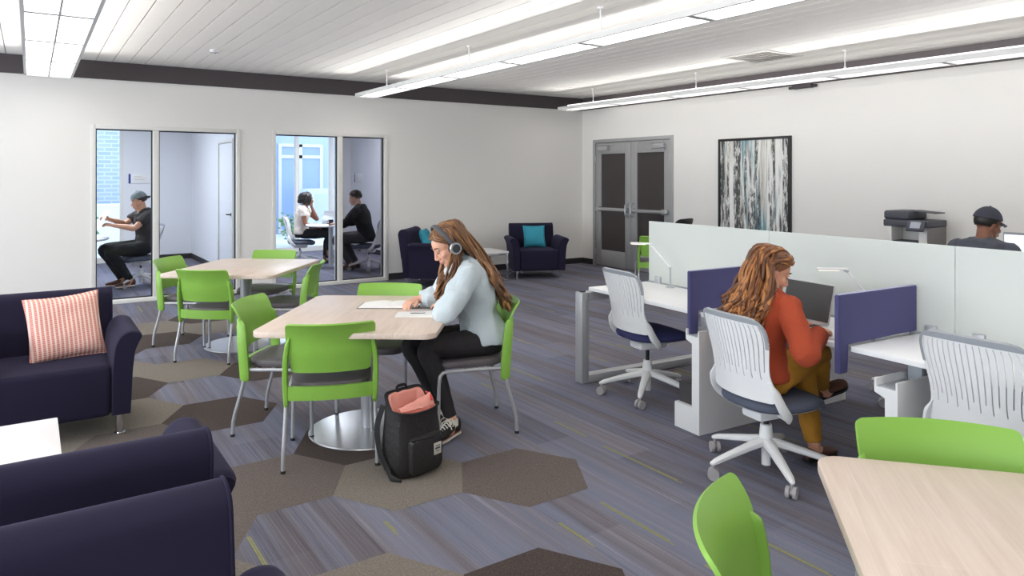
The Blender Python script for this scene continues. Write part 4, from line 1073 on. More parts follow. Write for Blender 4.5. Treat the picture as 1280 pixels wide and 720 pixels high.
# papers on desks
def paper_sheet(name, label, cat, loc, rz, w, d, n=1, group=None):
    t = thing(name, label, cat, loc, rz, group)
    bm = NB()
    for k in range(n): box(bm, (0.002*k, 0.003*k, 0.0012+0.0024*k), (w, d, 0.0020), M=Matrix.Rotation(0.02*k, 3, 'Z'))
    obj('pages', bm, M_paper, t, smooth=False)
    return t
t = paper_sheet('notepad', 'white notepad under the hand of the woman in the rust sweater', 'notepad', bw(-0.52, -0.66, DESK_Z), BA+0.3, 0.16, 0.22, 3)
bm = NB(); box(bm, (0, 0.0, 0.0005), (0.166, 0.226, 0.0008)); obj('back_cover', bm, M_black, t, smooth=False)
t = thing('pen', 'dark pen in the right hand of the woman at the laptop', 'pen', bw(-0.50, -0.60, DESK_Z+0.0145), BA-0.6)
bm = NB(); cyl(bm, (-0.07, 0, 0), (0.055, 0, 0), 0.004, seg=10); cyl(bm, (0.055, 0, 0), (0.07, 0, 0), 0.004, 0.001, seg=10); obj('pen_barrel', bm, M_black, t)
bm = NB(); box(bm, (-0.05, 0, 0.005), (0.035, 0.002, 0.0015)); obj('pen_clip', bm, M_steel, t, smooth=False)
t = paper_sheet('notebook', 'small tan notebook on the right worktop behind the slatted chair', 'notebook', bw(-0.42, -1.36, DESK_Z), BA+0.2, 0.12, 0.17, 2)
bm = NB(); box(bm, (0, 0, 0.0065), (0.124, 0.174, 0.003)); obj('front_cover', bm, mat('tan_cover', rgb(206, 172, 120), 0.6), t, smooth=False)

# ================================================================== THINGS ON THE NEAR TABLE
TZ = 0.740
tr = math.radians(-36.5)
# open notebook
t = thing('notebook', 'open notebook with blank white pages on the near oak table', 'notebook', (1.975, 4.36, TZ), math.radians(-35))
bm = NB(); box(bm, (0, 0, 0.002), (0.40, 0.22, 0.003), 0.001); obj('cover', bm, M_cover, t)
for s in (-1, 1):
    bm = NB(); n = 14
    top = [(s*lerp(0.0, 0.192, i/n), 0.0045+0.016*math.sin(PI*min(1, (i/n)*1.0+0.02))**0.7*(1-0.75*i/n)+0.004*(1-i/n)) for i in range(n+1)]
    prof = [(s*0.0, 0.0037)]+top+[(s*0.192, 0.0037)]
    prism(bm, prof, 'y', -0.105, 0.105); obj('pages', bm, M_paper, t)
# booklet with bold heading
t = thing('booklet', 'white booklet with a bold dark printed line beside the phone', 'booklet', (1.985, 3.98, TZ), math.radians(-33))
bm = NB(); n = 10
prof = [(-0.13, 0.0)]+[(lerp(-0.13, 0.13, i/n), 0.006+0.012*smoothstep(0.55, 1, i/n)) for i in range(n+1)]+[(0.13, 0.0)]
prism(bm, prof, 'y', -0.075, 0.075); obj('pages', bm, M_paper, t)
bm = NB()
rr = random.Random(3); x = -0.045
while x < 0.05:
    w = rr.uniform(0.006, 0.014); box(bm, (x+w/2, 0.02, 0.0074+0.006*smoothstep(0.0, 0.13, x)*0.3), (w, 0.020, 0.0016)); x += w+0.0025
obj('printed_line', bm, M_ink, t, smooth=False)
# phone
t = thing('phone', 'dark smartphone lying on the table under the woman\'s fingers', 'phone', (2.09, 4.12, TZ), math.radians(-33))
bm = NB(); slab(bm, rrect(0.145, 0.072, 0.010, 4), 0.0, 0.008, 0.002); obj('phone_body', bm, M_steel, t)
bm = NB(); slab(bm, rrect(0.138, 0.066, 0.008, 4), 0.008, 0.0086); obj('phone_screen', bm, M_screen, t, smooth=False)

# ================================================================== BACKPACK
t = thing('backpack', 'black backpack with open salmon-lined top standing on the carpet', 'backpack', (1.725, 3.525, 0), math.radians(13))
def bsec(z, w, d, cx=0, cy=0, sq=4.0, n=48, seed=0):
    out = []
    for i in range(n):
        a = 2*PI*i/n; ca, sa = math.cos(a), math.sin(a); q = (abs(ca)**sq+abs(sa)**sq)**(-1/sq)
        x = ca*q*w; y = sa*q*d
        k = 1+0.02*noise.noise(V((x*14, y*14, z*9+seed)))
        out.append(V((cx+x*k, cy+y*k, z)))
    return out
bm = NB()
def rim(n=48):
    out = []
    for p in bsec(0.34, 0.134, 0.088, 0, 0.008, 4, n):
        f = smoothstep(0.06, -0.07, p.y)
        out.append(V((p.x*(1+0.06*f), p.y-0.012*f, 0.345+0.075*smoothstep(0.0, 0.09, p.y)-0.012*math.cos(p.x*14)*f)))
    return out
r_in = [V((p.x*0.92, p.y*0.90, p.z-0.004)) for p in rim()]
rings_to_mesh(bm, [bsec(0.003, 0.125, 0.085), bsec(0.02, 0.145, 0.105), bsec(0.07, 0.152, 0.112, 0, 0, 4, 48, 2), bsec(0.15, 0.152, 0.110, 0, 0, 4, 48, 3), bsec(0.23, 0.147, 0.102, 0, 0.003, 4, 48, 4), bsec(0.29, 0.140, 0.095, 0, 0.006, 4, 48, 5), rim(), r_in, [V((p.x*0.88, p.y*0.86, 0.24)) for p in r_in]])
obj('bag_body', bm, M_pack, t, angle=60)
bm = NB()   # salmon lining, a crumpled sleeve standing inside the mouth
rings_to_mesh(bm, [[V((p.x*0.88, p.y*0.86, 0.245)) for p in r_in], [V((p.x*0.94, p.y*0.92, p.z-0.03)) for p in r_in], [V((p.x*0.985, p.y*0.97, p.z-0.004+0.010*noise.noise(V((p.x*25, p.y*25, 1))))) for p in r_in], [V((p.x*0.90, p.y*0.80, p.z-0.01)) for p in r_in], [V((p.x*0.82, p.y*0.70, 0.26)) for p in r_in]])
obj('lining', bm, M_salmon, t, angle=60)
bm = NB()
def flapf(u, v):
    return (u*0.112, -0.068+0.062*v+0.015*u*u*(1-v), 0.346+0.030*math.sin(v*2.6)+0.030*u*v+0.012*noise.noise(V((u*3, v*3, 2))))
thick_grid(bm, flapf, lin(-1, 1, 14), lin(0, 0.8, 7), 0.005); obj('lining_flap', bm, M_salmon, t, angle=70)
bm = NB(); tube(bm, [(0.085, -0.066, 0.372), (0.098, -0.045, 0.385), (0.108, -0.02, 0.392), (0.10, 0.005, 0.402)], 0.006, seg=8, flat=0.5); obj('red_binding', bm, M_red, t)
bm = NB(); pts = [V((p.x*1.01, p.y*1.01, p.z)) for p in rim()]
tube(bm, pts+[pts[0]], 0.006, seg=6, smooth=False); obj('zip_edge', bm, M_blackcloth, t)
bm = NB()   # front pocket
rings = []
for y, k in ((-0.100, 1.0), (-0.118, 1.0), (-0.132, 0.96), (-0.138, 0.82)):
    rings.append([V((x*k, y-0.008*(1-k), 0.118+(z)*k+0.006*(1 if z > 0 else 0)*(x/0.1)**2)) for x, z in rrect(0.215, 0.19, 0.035, 5)])
rings_to_mesh(bm, rings); obj('front_pocket', bm, M_pack, t)
bm = NB(); tube(bm, [(-0.105, -0.128, 0.212), (0, -0.140, 0.208), (0.105, -0.128, 0.214)], 0.005, seg=6); obj('pocket_zip', bm, M_blackcloth, t)
bm = NB(); box(bm, (0.062, -0.1405, 0.135), (0.052, 0.004, 0.062), 0.001, M=Matrix.Rotation(0.05, 3, 'Z')); lab = obj('label_patch', bm, M_ltag, t)
bm = NB()
rr = random.Random(5)
for z, x0, x1, h in ((0.150, 0.046, 0.078, 0.004), (0.137, 0.043, 0.081, 0.009), (0.122, 0.048, 0.076, 0.004)):
    x = x0
    while x < x1-0.002:
        w = rr.uniform(0.002, 0.005); box(bm, (x+w/2, -0.1428+0.05*(x-0.062), z), (w, 0.001, h)); x += w+0.0012
obj('label_print', bm, M_ink, lab, smooth=False)
bm = NB(); tube(bm, [(-0.13, 0.085, 0.36), (-0.165, 0.09, 0.25), (-0.17, 0.06, 0.12), (-0.165, 0.0, 0.05), (-0.175, -0.05, 0.012), (-0.15, -0.10, 0.008)], [0.022, 0.024, 0.022, 0.018, 0.013, 0.010], seg=8, flat=0.22, up=(1, 0, 0)); obj('shoulder_strap', bm, M_blackcloth, t)
bm = NB(); tube(bm, [(0.148, 0.07, 0.33), (0.165, 0.05, 0.24), (0.168, 0.02, 0.14), (0.158, 0.03, 0.05)], 0.016, seg=8, flat=0.25, up=(1, 0, 0)); obj('shoulder_strap', bm, M_blackcloth, t)
bm = NB(); tube(bm, [(-0.035, 0.088, 0.415), (-0.025, 0.095, 0.438), (0.025, 0.095, 0.438), (0.035, 0.088, 0.415)], 0.008, seg=8, flat=0.5); obj('grab_handle', bm, M_blackcloth, t)

# ================================================================== COPIER against the right wall
t = thing('copier', 'floor-standing white and charcoal office copier against the right wall', 'copier', (8.17, 4.06, 0), PI/2)
# local: front = -y' ... rotated so that local -x faces the room after the turn; build with front at local +y
t.rotation_euler = (0, 0, PI/2); t.scale = (0.76, 0.68, 1.0)
bm = NB(); box2(bm, (-0.29, -0.30, 0.04), (0.29, 0.33, 0.86), 0.012); body = obj('copier_body', bm, M_prwhite, t)
for k in range(4):
    bm = NB(); z = 0.10+k*0.165; box2(bm, (-0.27, 0.33, z), (0.27, 0.342, z+0.150), 0.004); dr = obj('paper_drawer', bm, M_prwhite, t)
    bm = NB(); box2(bm, (-0.08, 0.342, z+0.10), (0.08, 0.350, z+0.125), 0.003); obj('drawer_handle', bm, M_prgrey, dr)
bm = NB(); box2(bm, (-0.304, -0.32, 0.10), (-0.2905, 0.28, 1.04), 0.003); box2(bm, (-0.325, -0.25, 0.60), (-0.30, 0.1, 0.84), 0.006); obj('side_panel', bm, M_prgrey, t)
bm = NB()
for k in range(8): box2(bm, (-0.332, 0.12, 0.64+k*0.022), (-0.30, 0.24, 0.652+k*0.022))
obj('side_vent', bm, M_prdark, t, smooth=False)
bm = NB(); box2(bm, (-0.29, -0.30, 0.861), (-0.16, 0.25, 1.04), 0.008); box2(bm, (0.20, -0.30, 0.861), (0.29, 0.30, 1.04), 0.008); box2(bm, (-0.16, -0.30, 0.861), (0.20, -0.05, 1.04), 0.004); obj('output_bay', bm, M_prwhite, t)
bm = NB(); box2(bm, (-0.15, -0.04, 0.862), (0.19, 0.28, 0.885), 0.004); obj('output_tray', bm, M_prdark, t)
bm = NB(); box2(bm, (-0.32, -0.31, 1.041), (0.32, 0.31, 1.115), 0.015); obj('scanner_bed', bm, M_prdark, t)
bm = NB(); box2(bm, (-0.05, -0.29, 1.116), (0.32, 0.30, 1.215), 0.03, 3); obj('document_feeder', bm, M_prdark, t)
bm = NB(); box(bm, (-0.17, -0.02, 1.205), (0.36, 0.30, 0.012), 0.004, M=Matrix.Rotation(math.radians(-3), 3, 'Y')); obj('feeder_tray', bm, M_prdark, t)
bm = NB(); Mx = Matrix.Rotation(math.radians(40), 3, 'X'); box(bm, (-0.17, 0.36, 1.06), (0.24, 0.14, 0.025), 0.006, M=Matrix.Rotation(math.radians(-50), 3, 'X')); pn = obj('control_panel', bm, M_prdark, t)
bm = NB(); box(bm, (-0.17, 0.371, 1.069), (0.14, 0.085, 0.004), M=Matrix.Rotation(math.radians(-50), 3, 'X')); obj('touch_screen', bm, mat('panel_screen', rgb(170, 174, 186), 0.3), pn, smooth=False)
for sx in (-1, 1):
    for sy in (-1, 1):
        bm = NB(); cyl(bm, (sx*0.22-0.012, sy*0.23, 0.022), (sx*0.22+0.012, sy*0.23, 0.022), 0.022, seg=14); cyl(bm, (sx*0.22, sy*0.23, 0.02), (sx*0.22, sy*0.23, 0.045), 0.008, seg=8); obj('caster', bm, M_black, t)

# ================================================================== DESK with monitor by the right wall
t = thing('desk', 'white desk with a lit monitor beyond the frosted screen', 'desk', (7.20, 2.52, 0), ang(1, -0.05))
bm = NB(); slab(bm, rrect(1.2, 0.7, 0.02, 3), 0.713, 0.74, 0.002); obj('desk_panel', bm, M_lam, t)
for sx in (-1, 1):
    bm = NB(); box2(bm, (sx*0.55-0.025, -0.32, 0), (sx*0.55+0.025, -0.27, 0.713), 0.003); obj('leg', bm, M_silver, t)
    bm = NB(); box2(bm, (sx*0.55-0.025, 0.27, 0), (sx*0.55+0.025, 0.32, 0.713), 0.003); obj('leg', bm, M_silver, t)
t = thing('monitor', 'lit computer monitor to the right of the man in the charcoal cap', 'monitor', (7.15, 2.52, 0.74), ang(1, -0.05))
bm = NB(); box2(bm, (-0.27, -0.02, 0.05), (0.27, 0.02, 0.365), 0.006); obj('monitor_body', bm, M_greyrail, t)
bm = NB(); box2(bm, (-0.258, -0.0225, 0.062), (0.258, -0.0205, 0.345)); scn = obj('monitor_screen', bm, M_monitor, t, smooth=False)
bm = NB(); box2(bm, (-0.012, -0.0232, 0.12), (-0.006, -0.0226, 0.24)); box2(bm, (-0.02, -0.0232, 0.26), (0.0, -0.0226, 0.267)); obj('screen_mark', bm, M_greyrail, scn, smooth=False)
bm = NB(); box2(bm, (-0.03, 0.0, 0.008), (0.03, 0.02, 0.07)); box2(bm, (-0.1, -0.06, 0), (0.1, 0.09, 0.008), 0.002); obj('monitor_stand', bm, M_silver, t)

# ================================================================== MEETING ROOM FURNITURE
def round_table(label, loc, r):
    t = thing('round_table', label, 'table', loc, 0, 'round meeting tables')
    bm = NB(); lathe(bm, [(0, 0.712), (r-0.01, 0.712), (r, 0.722), (r, 0.732), (r-0.006, 0.74), (0, 0.74)], seg=64); obj('tabletop', bm, M_lam, t)
    bm = NB(); cyl(bm, (0, 0, 0.02), (0, 0, 0.712), 0.045, seg=20); obj('column', bm, M_silver, t)
    bm = NB(); lathe(bm, [(0, 0), (0.23, 0), (0.23, 0.008), (0.06, 0.022), (0, 0.022)], seg=40); obj('base', bm, M_steel, t)
round_table('round white table in front of the man reading paper', (0.36, 11.50, 0), 0.56)
round_table('round white table between the seated woman and the man in black', (4.45, 12.35, 0), 0.44)
t = thing('laptop', 'open silver laptop on the round white table, its back towards us', 'laptop', (4.42, 12.47, 0.74), math.radians(215))
bm = NB(); slab(bm, [(x, y-0.12) for x, y in rrect(0.34, 0.24, 0.012, 4)], 0.001, 0.013, 0.002); obj('laptop_body', bm, M_alulap, t)
Lt = Matrix.Rotation(math.radians(-15), 3, 'X')
bm = NB(); box(bm, Lt @ V((0, 0, 0.12)), (0.34, 0.007, 0.23), 0.003, M=Lt); bmesh.ops.translate(bm, verts=bm.verts[:], vec=(0, 0.004, 0.011)); obj('lid', bm, M_alulap, t)
t = thing('mug', 'black mug on the round white table next to the laptop', 'mug', (4.36, 12.10, 0.74))
bm = NB(); lathe(bm, [(0, 0.001), (0.038, 0.001), (0.041, 0.01), (0.041, 0.095), (0.038, 0.095), (0.037, 0.012), (0, 0.010)], seg=24); obj('mug_body', bm, M_black, t)
bm = NB(); tube(bm, [(-0.040, 0, 0.078), (-0.068, 0, 0.070), (-0.068, 0, 0.032), (-0.040, 0, 0.022)], 0.006, seg=8); obj('handle', bm, M_black, t)
# ================================================================== PEOPLE
def head_mat(yaw, pitch, roll=0):
    return Matrix.Rotation(yaw, 3, 'Z') @ Matrix.Rotation(-pitch, 3, 'X') @ Matrix.Rotation(roll, 3, 'Y')
def add_head(bm, c, M, k=1.0, male=False):
    c = V(c)
    def e(p, r, R=None): ell(bm, c+M @ (V(p)*k), V(r)*k, M if R is None else M @ R)
    e((0, -0.018, 0.035), (0.074, 0.094, 0.086))
    e((0, 0.020, 0.030), (0.066, 0.068, 0.066))
    e((0, 0.030, -0.030), (0.061, 0.058, 0.072))
    e((0, 0.038, -0.078), (0.047 if male else 0.042, 0.046, 0.036))
    e((0, 0.072, -0.102), (0.021, 0.018, 0.016))
    e((0, 0.072, 0.026), (0.045, 0.018, 0.014))
    for s in (-1, 1):
        e((s*0.034, 0.060, -0.028), (0.026, 0.024, 0.024)); e((s*0.013, 0.098, -0.040), (0.009, 0.011, 0.008))
        e((s*0.074, -0.004, -0.012), (0.010, 0.019, 0.030), Matrix.Rotation(s*0.3, 3, 'Z'))
        e((s*0.074, -0.002, -0.036), (0.009, 0.010, 0.012))
        e((s*0.031, 0.079, 0.013), (0.016, 0.010, 0.006))      # upper lid
    tube(bm, [c+M @ (V(p)*k) for p in ((0, 0.082, 0.020), (0, 0.096, -0.010), (0, 0.108, -0.034))], [0.008*k, 0.009*k, 0.012*k], seg=10, n=4, round_caps=True)
    e((0, 0.106, -0.038), (0.012, 0.012, 0.010))
    e((0, 0.084, -0.062), (0.026, 0.014, 0.016))
    e((0, 0.091, -0.066), (0.022, 0.010, 0.0065)); e((0, 0.090, -0.077), (0.019, 0.010, 0.007))
def face_bits(body, c, M, k=1.0, browm=None, lipm=None, eyes=True):
    c = V(c)
    bm = NB()
    for s in (-1, 1):
        tube(bm, [c+M @ (V(p)*k) for p in ((s*0.014, 0.0905, 0.028), (s*0.031, 0.0885, 0.034), (s*0.050, 0.072, 0.028))], [0.0035*k, 0.004*k, 0.0025*k], seg=6, n=4, round_caps=True)
    obj('eyebrows', bm, browm, body)
    bm = NB()
    ell(bm, c+M @ V((0, 0.0955, -0.0665))*k, (0.018*k, 0.0075*k, 0.0045*k), M); ell(bm, c+M @ V((0, 0.0945, -0.0755))*k, (0.016*k, 0.0075*k, 0.005*k), M)
    obj('lips', bm, lipm or M_lip, body)
    for s in (-1, 1):
        if not eyes:
            bm = NB(); tube(bm, [c+M @ (V(p)*k) for p in ((s*0.017, 0.0845, 0.0), (s*0.031, 0.0895, -0.004), (s*0.046, 0.078, 0.001))], [0.0015*k, 0.0022*k, 0.0015*k], seg=6, n=4, round_caps=True); obj('eyelashes', bm, browm, body); continue
        bm = NB(); ell(bm, c+M @ V((s*0.031, 0.0775, 0.0025))*k, (0.0125*k, 0.0105*k, 0.008*k), M); e_ = obj('eye', bm, M_eye, body)
        bm = NB(); ell(bm, c+M @ V((s*0.031, 0.0845, 0.0005))*k, (0.006*k, 0.0045*k, 0.006*k), M, u=10, v=8); obj('iris', bm, M_iris, e_)
def add_hand(bm, w, d, n, s, curl=0.35, k=1.0, spread=0.12, thumb=0.5):
    """w wrist, d pointing direction, n back-of-hand normal, s=+1 right / -1 left"""
    w, d = V(w), V(d).normalized(); n = V(n); n = (n-d*n.dot(d)).normalized()
    l = d.cross(n)*(-s)                      # thumb side
    l = -n.cross(d)*(-s) if False else (n.cross(d)*s)
    secs = []
    for t, hw, hd in ((-0.01, 0.024, 0.019), (0.02, 0.029, 0.018), (0.05, 0.038, 0.016), (0.08, 0.040, 0.013), (0.092, 0.036, 0.010)):
        secs.append((w+d*t*k, l*hw*k, n*hd*k))
    sloft(bm, secs, seg=16, sq=2.6)
    for i, (off, ln) in enumerate(((0.029, 0.068), (0.010, 0.078), (-0.010, 0.073), (-0.028, 0.057))):
        p = w+d*(0.083-0.004*abs(i-1.2))*k+l*off*k
        dd = (d+l*(off*spread*8)).normalized(); pts = [p-dd*0.012*k, p]; a = 0
        for f, c in ((0.45, curl*0.8), (0.30, curl*1.2), (0.25, curl*0.8)):
            a += c; q = dd*math.cos(a)-n*math.sin(a); p = p+q*ln*f*k; pts.append(p.copy())
        tube(bm, pts, [0.0095*k, 0.0092*k, 0.0085*k, 0.0078*k, 0.0068*k], seg=8, n=3, round_caps=True)
    p = w+d*0.022*k+l*0.026*k; td = (d*0.72+l*0.62-n*thumb*0.4).normalized()
    pts = [p, p+td*0.034*k]; td2 = (d*0.9+l*0.22-n*thumb*0.5).normalized(); pts += [pts[-1]+td2*0.028*k, pts[-1]+td2*0.052*k]
    tube(bm, pts, [0.014*k, 0.0115*k, 0.0098*k, 0.0078*k], seg=8, n=3, round_caps=True)
def spine_secs(sp, prof, grow=0.0):
    ctr = [sp['P']-V((0, 0, 0.09)), sp['P'], sp['W'], sp['C'], sp['S'], sp['N']]
    pts, ts = catmull(ctr, 5)
    K = 5; secs = []
    rp = V(sp.get('rp', (1, 0, 0))).normalized(); rs_ = (V(sp['sh'][1])-V(sp['sh'][0])).normalized()
    for i, (p, t) in enumerate(zip(pts, ts)):
        x = t*K; j = min(int(x), K-1); f = x-j; f = f*f*(3-2*f)
        hw = lerp(prof[j][0], prof[j+1][0], f)+grow; hd = lerp(prof[j][1], prof[j+1][1], f)+grow
        tg = (pts[min(i+1, len(pts)-1)]-pts[max(i-1, 0)]).normalized()
        R = rp.lerp(rs_, smoothstep(0.2, 0.8, t)); R = (R-tg*R.dot(tg)).normalized(); F = tg.cross(R)
        secs.append((p, R*hw, F*hd, x))
    return secs
PROF_F = [(0.12, 0.10), (0.168, 0.118), (0.122, 0.092), (0.138, 0.104), (0.142, 0.078), (0.050, 0.050)]
PROF_M = [(0.12, 0.10), (0.165, 0.120), (0.145, 0.105), (0.172, 0.122), (0.172, 0.092), (0.058, 0.058)]
def person(label, loc, rz, sp):
    male = sp.get('male', False); prof = PROF_M if male else PROF_F; kk = 1.12 if male else 1.0
    for key in ('P', 'W', 'C', 'S', 'N', 'H'): sp[key] = V(sp[key])
    HM = head_mat(*sp['hr']); hk = sp.get('hk', 1.0)
    vox = sp.get('vox', 0.006)
    bm = NB()
    sloft(bm, [s[:3] for s in spine_secs(sp, prof)], seg=24, sq=2.2)
    tube(bm, [sp['N']-V((0, 0, 0.03)), sp['N'].lerp(sp['H'], 0.4)-HM @ V((0, 0.010, 0.0)), sp['H']+HM @ V((0, -0.018, -0.03))], [0.060*kk, 0.050*kk, 0.050*kk], seg=16, round_caps=True)
    add_head(bm, sp['H'], HM, hk, male)
    hips = sp['hip']; fr = sp.get('hands', [None, None])
    for i in (0, 1):
        sh, el, wr = V(sp['sh'][i]), V(sp['el'][i]), V(sp['wr'][i])
        ell(bm, sh, (0.052*kk,)*3)
        ua = sh.lerp(el, 0.4); fa = el.lerp(wr, 0.3)
        tube(bm, [sh, ua, el, fa, wr], [0.047*kk, 0.045*kk, 0.037*kk, 0.038*kk, 0.0255*kk], seg=14, n=6, round_caps=True)
        hp = sp['hand'][i]; add_hand(bm, wr, hp[0], hp[1], 1 if i == 1 else -1, *hp[2:3], k=0.92*kk if not male else 1.0)
        hip, kn, an = V(hips[i]), V(sp['kn'][i]), V(sp['an'][i])
        tube(bm, [hip, hip.lerp(kn, 0.4), kn, kn.lerp(an, 0.32), an], [0.085*kk, 0.078*kk, 0.054*kk, 0.053*kk, 0.034*kk], seg=16, n=6, round_caps=True)
        toe = V(sp['toe'][i]); tube(bm, [an+V((0, 0, -0.01)), an.lerp(toe, 0.3)+V((0, 0, -0.035)), toe+V((0, 0, -0.005))], [0.034, 0.034, 0.024], seg=12, round_caps=True)
    me = remesh(bm, vox, 2)
    body = link_mesh('person', me, sp['skin']); body.location = loc; body.rotation_euler = (0, 0, rz)
    tag(body, label, 'person')
    face_bits(body, sp['H'], HM, hk, sp['hairm'], sp.get('lipm'), sp.get('eyes', True))
    # top
    tp = sp['top']; bm = NB(); g = tp.get('g', 0.014)
    secs = [s for s in spine_secs(sp, prof, g) if tp.get('hem', 0.75) <= s[3] <= 4.62]
    secs = [(p, a, b) for p, a, b, x in secs]
    sloft(bm, secs, seg=28, sq=2.25)
    if not male:
        C = sp['C']; R = (V(sp['sh'][1])-V(sp['sh'][0])).normalized(); up = (sp['S']-sp['W']).normalized(); F = up.cross(R)
        for s in (-1, 1): ell(bm, C+R*s*0.065+F*0.075+up*0.02, (0.062, 0.062, 0.062))
    for i in (0, 1):
        sh, el, wr = V(sp['sh'][i]), V(sp['el'][i]), V(sp['wr'][i])
        ell(bm, sh, (0.068*kk, 0.068*kk, 0.066*kk)); tube(bm, [sp['S'].lerp(sh, 0.2)+V((0, 0, 0.012)), sh+V((0, 0, -0.004))], [0.062*kk, 0.058*kk], seg=14, round_caps=True)
        sl = tp['sleeve']; ga = tp.get('ga', 0.013)
        if sl >= 1: tube(bm, [sh, sh.lerp(el, 0.45), el, el.lerp(wr, 0.35), el.lerp(wr, min(sl-1, 0.97))], [0.050*kk+ga, 0.048*kk+ga, 0.042*kk+ga, 0.042*kk+ga, 0.031*kk+ga], seg=16, n=7)
        else: tube(bm, [sh, sh.lerp(el, sl*0.5), sh.lerp(el, sl)], [0.050*kk+ga, 0.049*kk+ga*1.1, 0.046*kk+ga*1.3], seg=16, n=6)
    me = remesh(bm, vox, 3)
    top = link_mesh(tp['name'], me, tp['m'], body, fold=tp.get('fold', (0.006, 16)))
    # trousers
    bt = sp['bottom']; bm = NB(); gl = bt.get('g', 0.010)
    secs = [(p, a, b) for p, a, b, x in spine_secs(sp, prof, 0.012) if x <= bt.get('waist', 1.55)]
    sloft(bm, secs, seg=28, sq=2.25)
    for i in (0, 1):
        hip, kn, an = V(hips[i]), V(sp['kn'][i]), V(sp['an'][i])
        tube(bm, [hip, hip.lerp(kn, 0.4), kn, kn.lerp(an, 0.32), kn.lerp(an, bt.get('end', 0.95))], [0.088*kk+gl, 0.080*kk+gl, 0.057*kk+gl, 0.055*kk+gl, 0.037*kk+gl*bt.get('cuff', 1.0)], seg=18, n=7)
        ell(bm, hip, (0.094*kk, 0.105*kk, 0.092*kk))
    me = remesh(bm, vox, 3); link_mesh('trousers', me, bt['m'], body, fold=bt.get('fold', (0.004, 18)))
    # shoes
    for i in (0, 1):
        an, toe = V(sp['an'][i]), V(sp['toe'][i]); st = sp['shoe']
        up = V(sp.get('sup', [(0, 0, 1), (0, 0, 1)])[i]).normalized()
        d = (toe-an); d = (d-up*d.dot(up)).normalized(); r = d.cross(up); L_ = st.get('L', 0.25)
        foot = an-up*(st.get('ah', 0.085)); heel = foot-d*0.065
        def pt(a, b, c): return heel+d*a*L_+r*b+up*c
        prof2 = [(0.0, 0.022), (0.05, 0.032), (0.25, 0.034), (0.5, 0.040), (0.72, 0.046), (0.88, 0.040), (0.97, 0.026), (1.0, 0.012)]
        bm = NB(); sloft(bm, [(pt(a, 0, 0.011), r*w, up*0.011) for a, w in prof2], seg=20, sq=4)
        sole = st['sole']
        bm2 = NB()
        hts = st.get('hts', [0.075, 0.085, 0.085, 0.065, 0.050, 0.042, 0.034, 0.026])
        sloft(bm2, [(pt(a, 0, 0.018+h/2), r*(w*0.93), up*h/2) for (a, w), h in zip(prof2, hts)], seg=20, sq=2.6)
        sh_ = obj('shoe', bm2, st['m'], body); obj('sole', bm, sole, sh_)
        if st.get('laces'):
            bm = NB()
            for q in range(5):
                a = 0.40+0.075*q; h = 0.018+lerp(0.080, 0.050, q/4)
                tube(bm, [pt(a, -0.026, h-0.014), pt(a+0.012, 0, h+0.005), pt(a+0.03, 0.026, h-0.014)], 0.0035, seg=6, n=4); tube(bm, [pt(a, 0.026, h-0.014), pt(a+0.012, 0, h+0.006), pt(a+0.03, -0.026, h-0.014)], 0.0035, seg=6, n=4)
            for s in (-1, 1): tube(bm, [pt(0.40, 0, 0.105), pt(0.42, s*0.03, 0.118), pt(0.47, s*0.048, 0.095), pt(0.42, s*0.03, 0.075), pt(0.40, 0, 0.105)], 0.0032, seg=6); tube(bm, [pt(0.40, 0, 0.105), pt(0.48, s*0.02, 0.10), pt(0.52, s*0.045, 0.065)], 0.0032, seg=6)
            obj('laces', bm, M_lace, sh_)
            bm = NB(); sloft(bm, [(pt(a, 0, 0.0255), r*(w*1.0), up*0.0016) for a, w in prof2], seg=20, sq=4); obj('foxing_stripe', bm, M_brownshoe, sh_)
        if st.get('sock'):
            bm = NB(); tube(bm, [an-up*0.02, an+up*0.018], [0.038, 0.037], seg=16); obj('sock', bm, st['sock'], body)
    return body, HM
# --- hair
def hair_mesh(body, m, H, HM, k, locks, cap=True, seed=1, sub=None, front_line=0.045, name='hair'):
    rr = random.Random(seed); bm = NB(); H = V(H)
    if cap:
        # scalp shell: follows the skull, cut along the hairline
        nu, nv = 30, 16
        g = []
        for j in range(nv+1):
            row = []
            for i in range(nu):
                a = 2*PI*i/nu; fr = max(0, math.sin(a)); lim = lerp(2.15, 0.98, fr**0.8)
                ph = lim*j/nv
                p = V((0.081*math.sin(ph)*math.cos(a), -0.014+0.101*math.sin(ph)*math.sin(a), 0.034+0.095*math.cos(ph)))
                w = 1+0.016*noise.noise(V((math.cos(a)*5, math.sin(a)*5, ph*1.2)))
                row.append(bm.verts.new(H+HM @ (p*k*w)))
            g.append(row)
        for j in range(nv):
            for i in range(nu):
                try: bm.faces.new((g[j][i], g[j][(i+1) % nu], g[j+1][(i+1) % nu], g[j+1][i]))
                except ValueError: pass
    nm = len(m) if isinstance(m, (list, tuple)) else 1
    for pts, rads, flat in locks(rr):
        f0 = len(bm.faces); tube(bm, pts, rads, seg=6, n=5, flat=flat, round_caps=False)
        if nm > 1:
            mi = rr.choice((0, 0, 1, 2)); bm.faces.ensure_lookup_table()
            for f in bm.faces[f0:]: f.material_index = min(mi, nm-1)
    bmesh.ops.remove_doubles(bm, verts=bm.verts[:], dist=0.00001)
    return obj(name, bm, m, body, angle=80)
def wavy(p, n, amp, freq, rr, ph=None):
    ph = rr.uniform(0, 6) if ph is None else ph
    P, T = catmull(p, max(2, n//(len(p)-1)))
    out = []
    for q, t in zip(P, T):
        a = amp*smoothstep(0.15, 0.6, t)
        out.append(q+V((a*math.sin(freq*t*2*PI+ph), a*math.cos(freq*t*2*PI+ph*1.3), 0.35*a*math.sin(freq*t*2*PI*0.7+ph))))
    return out
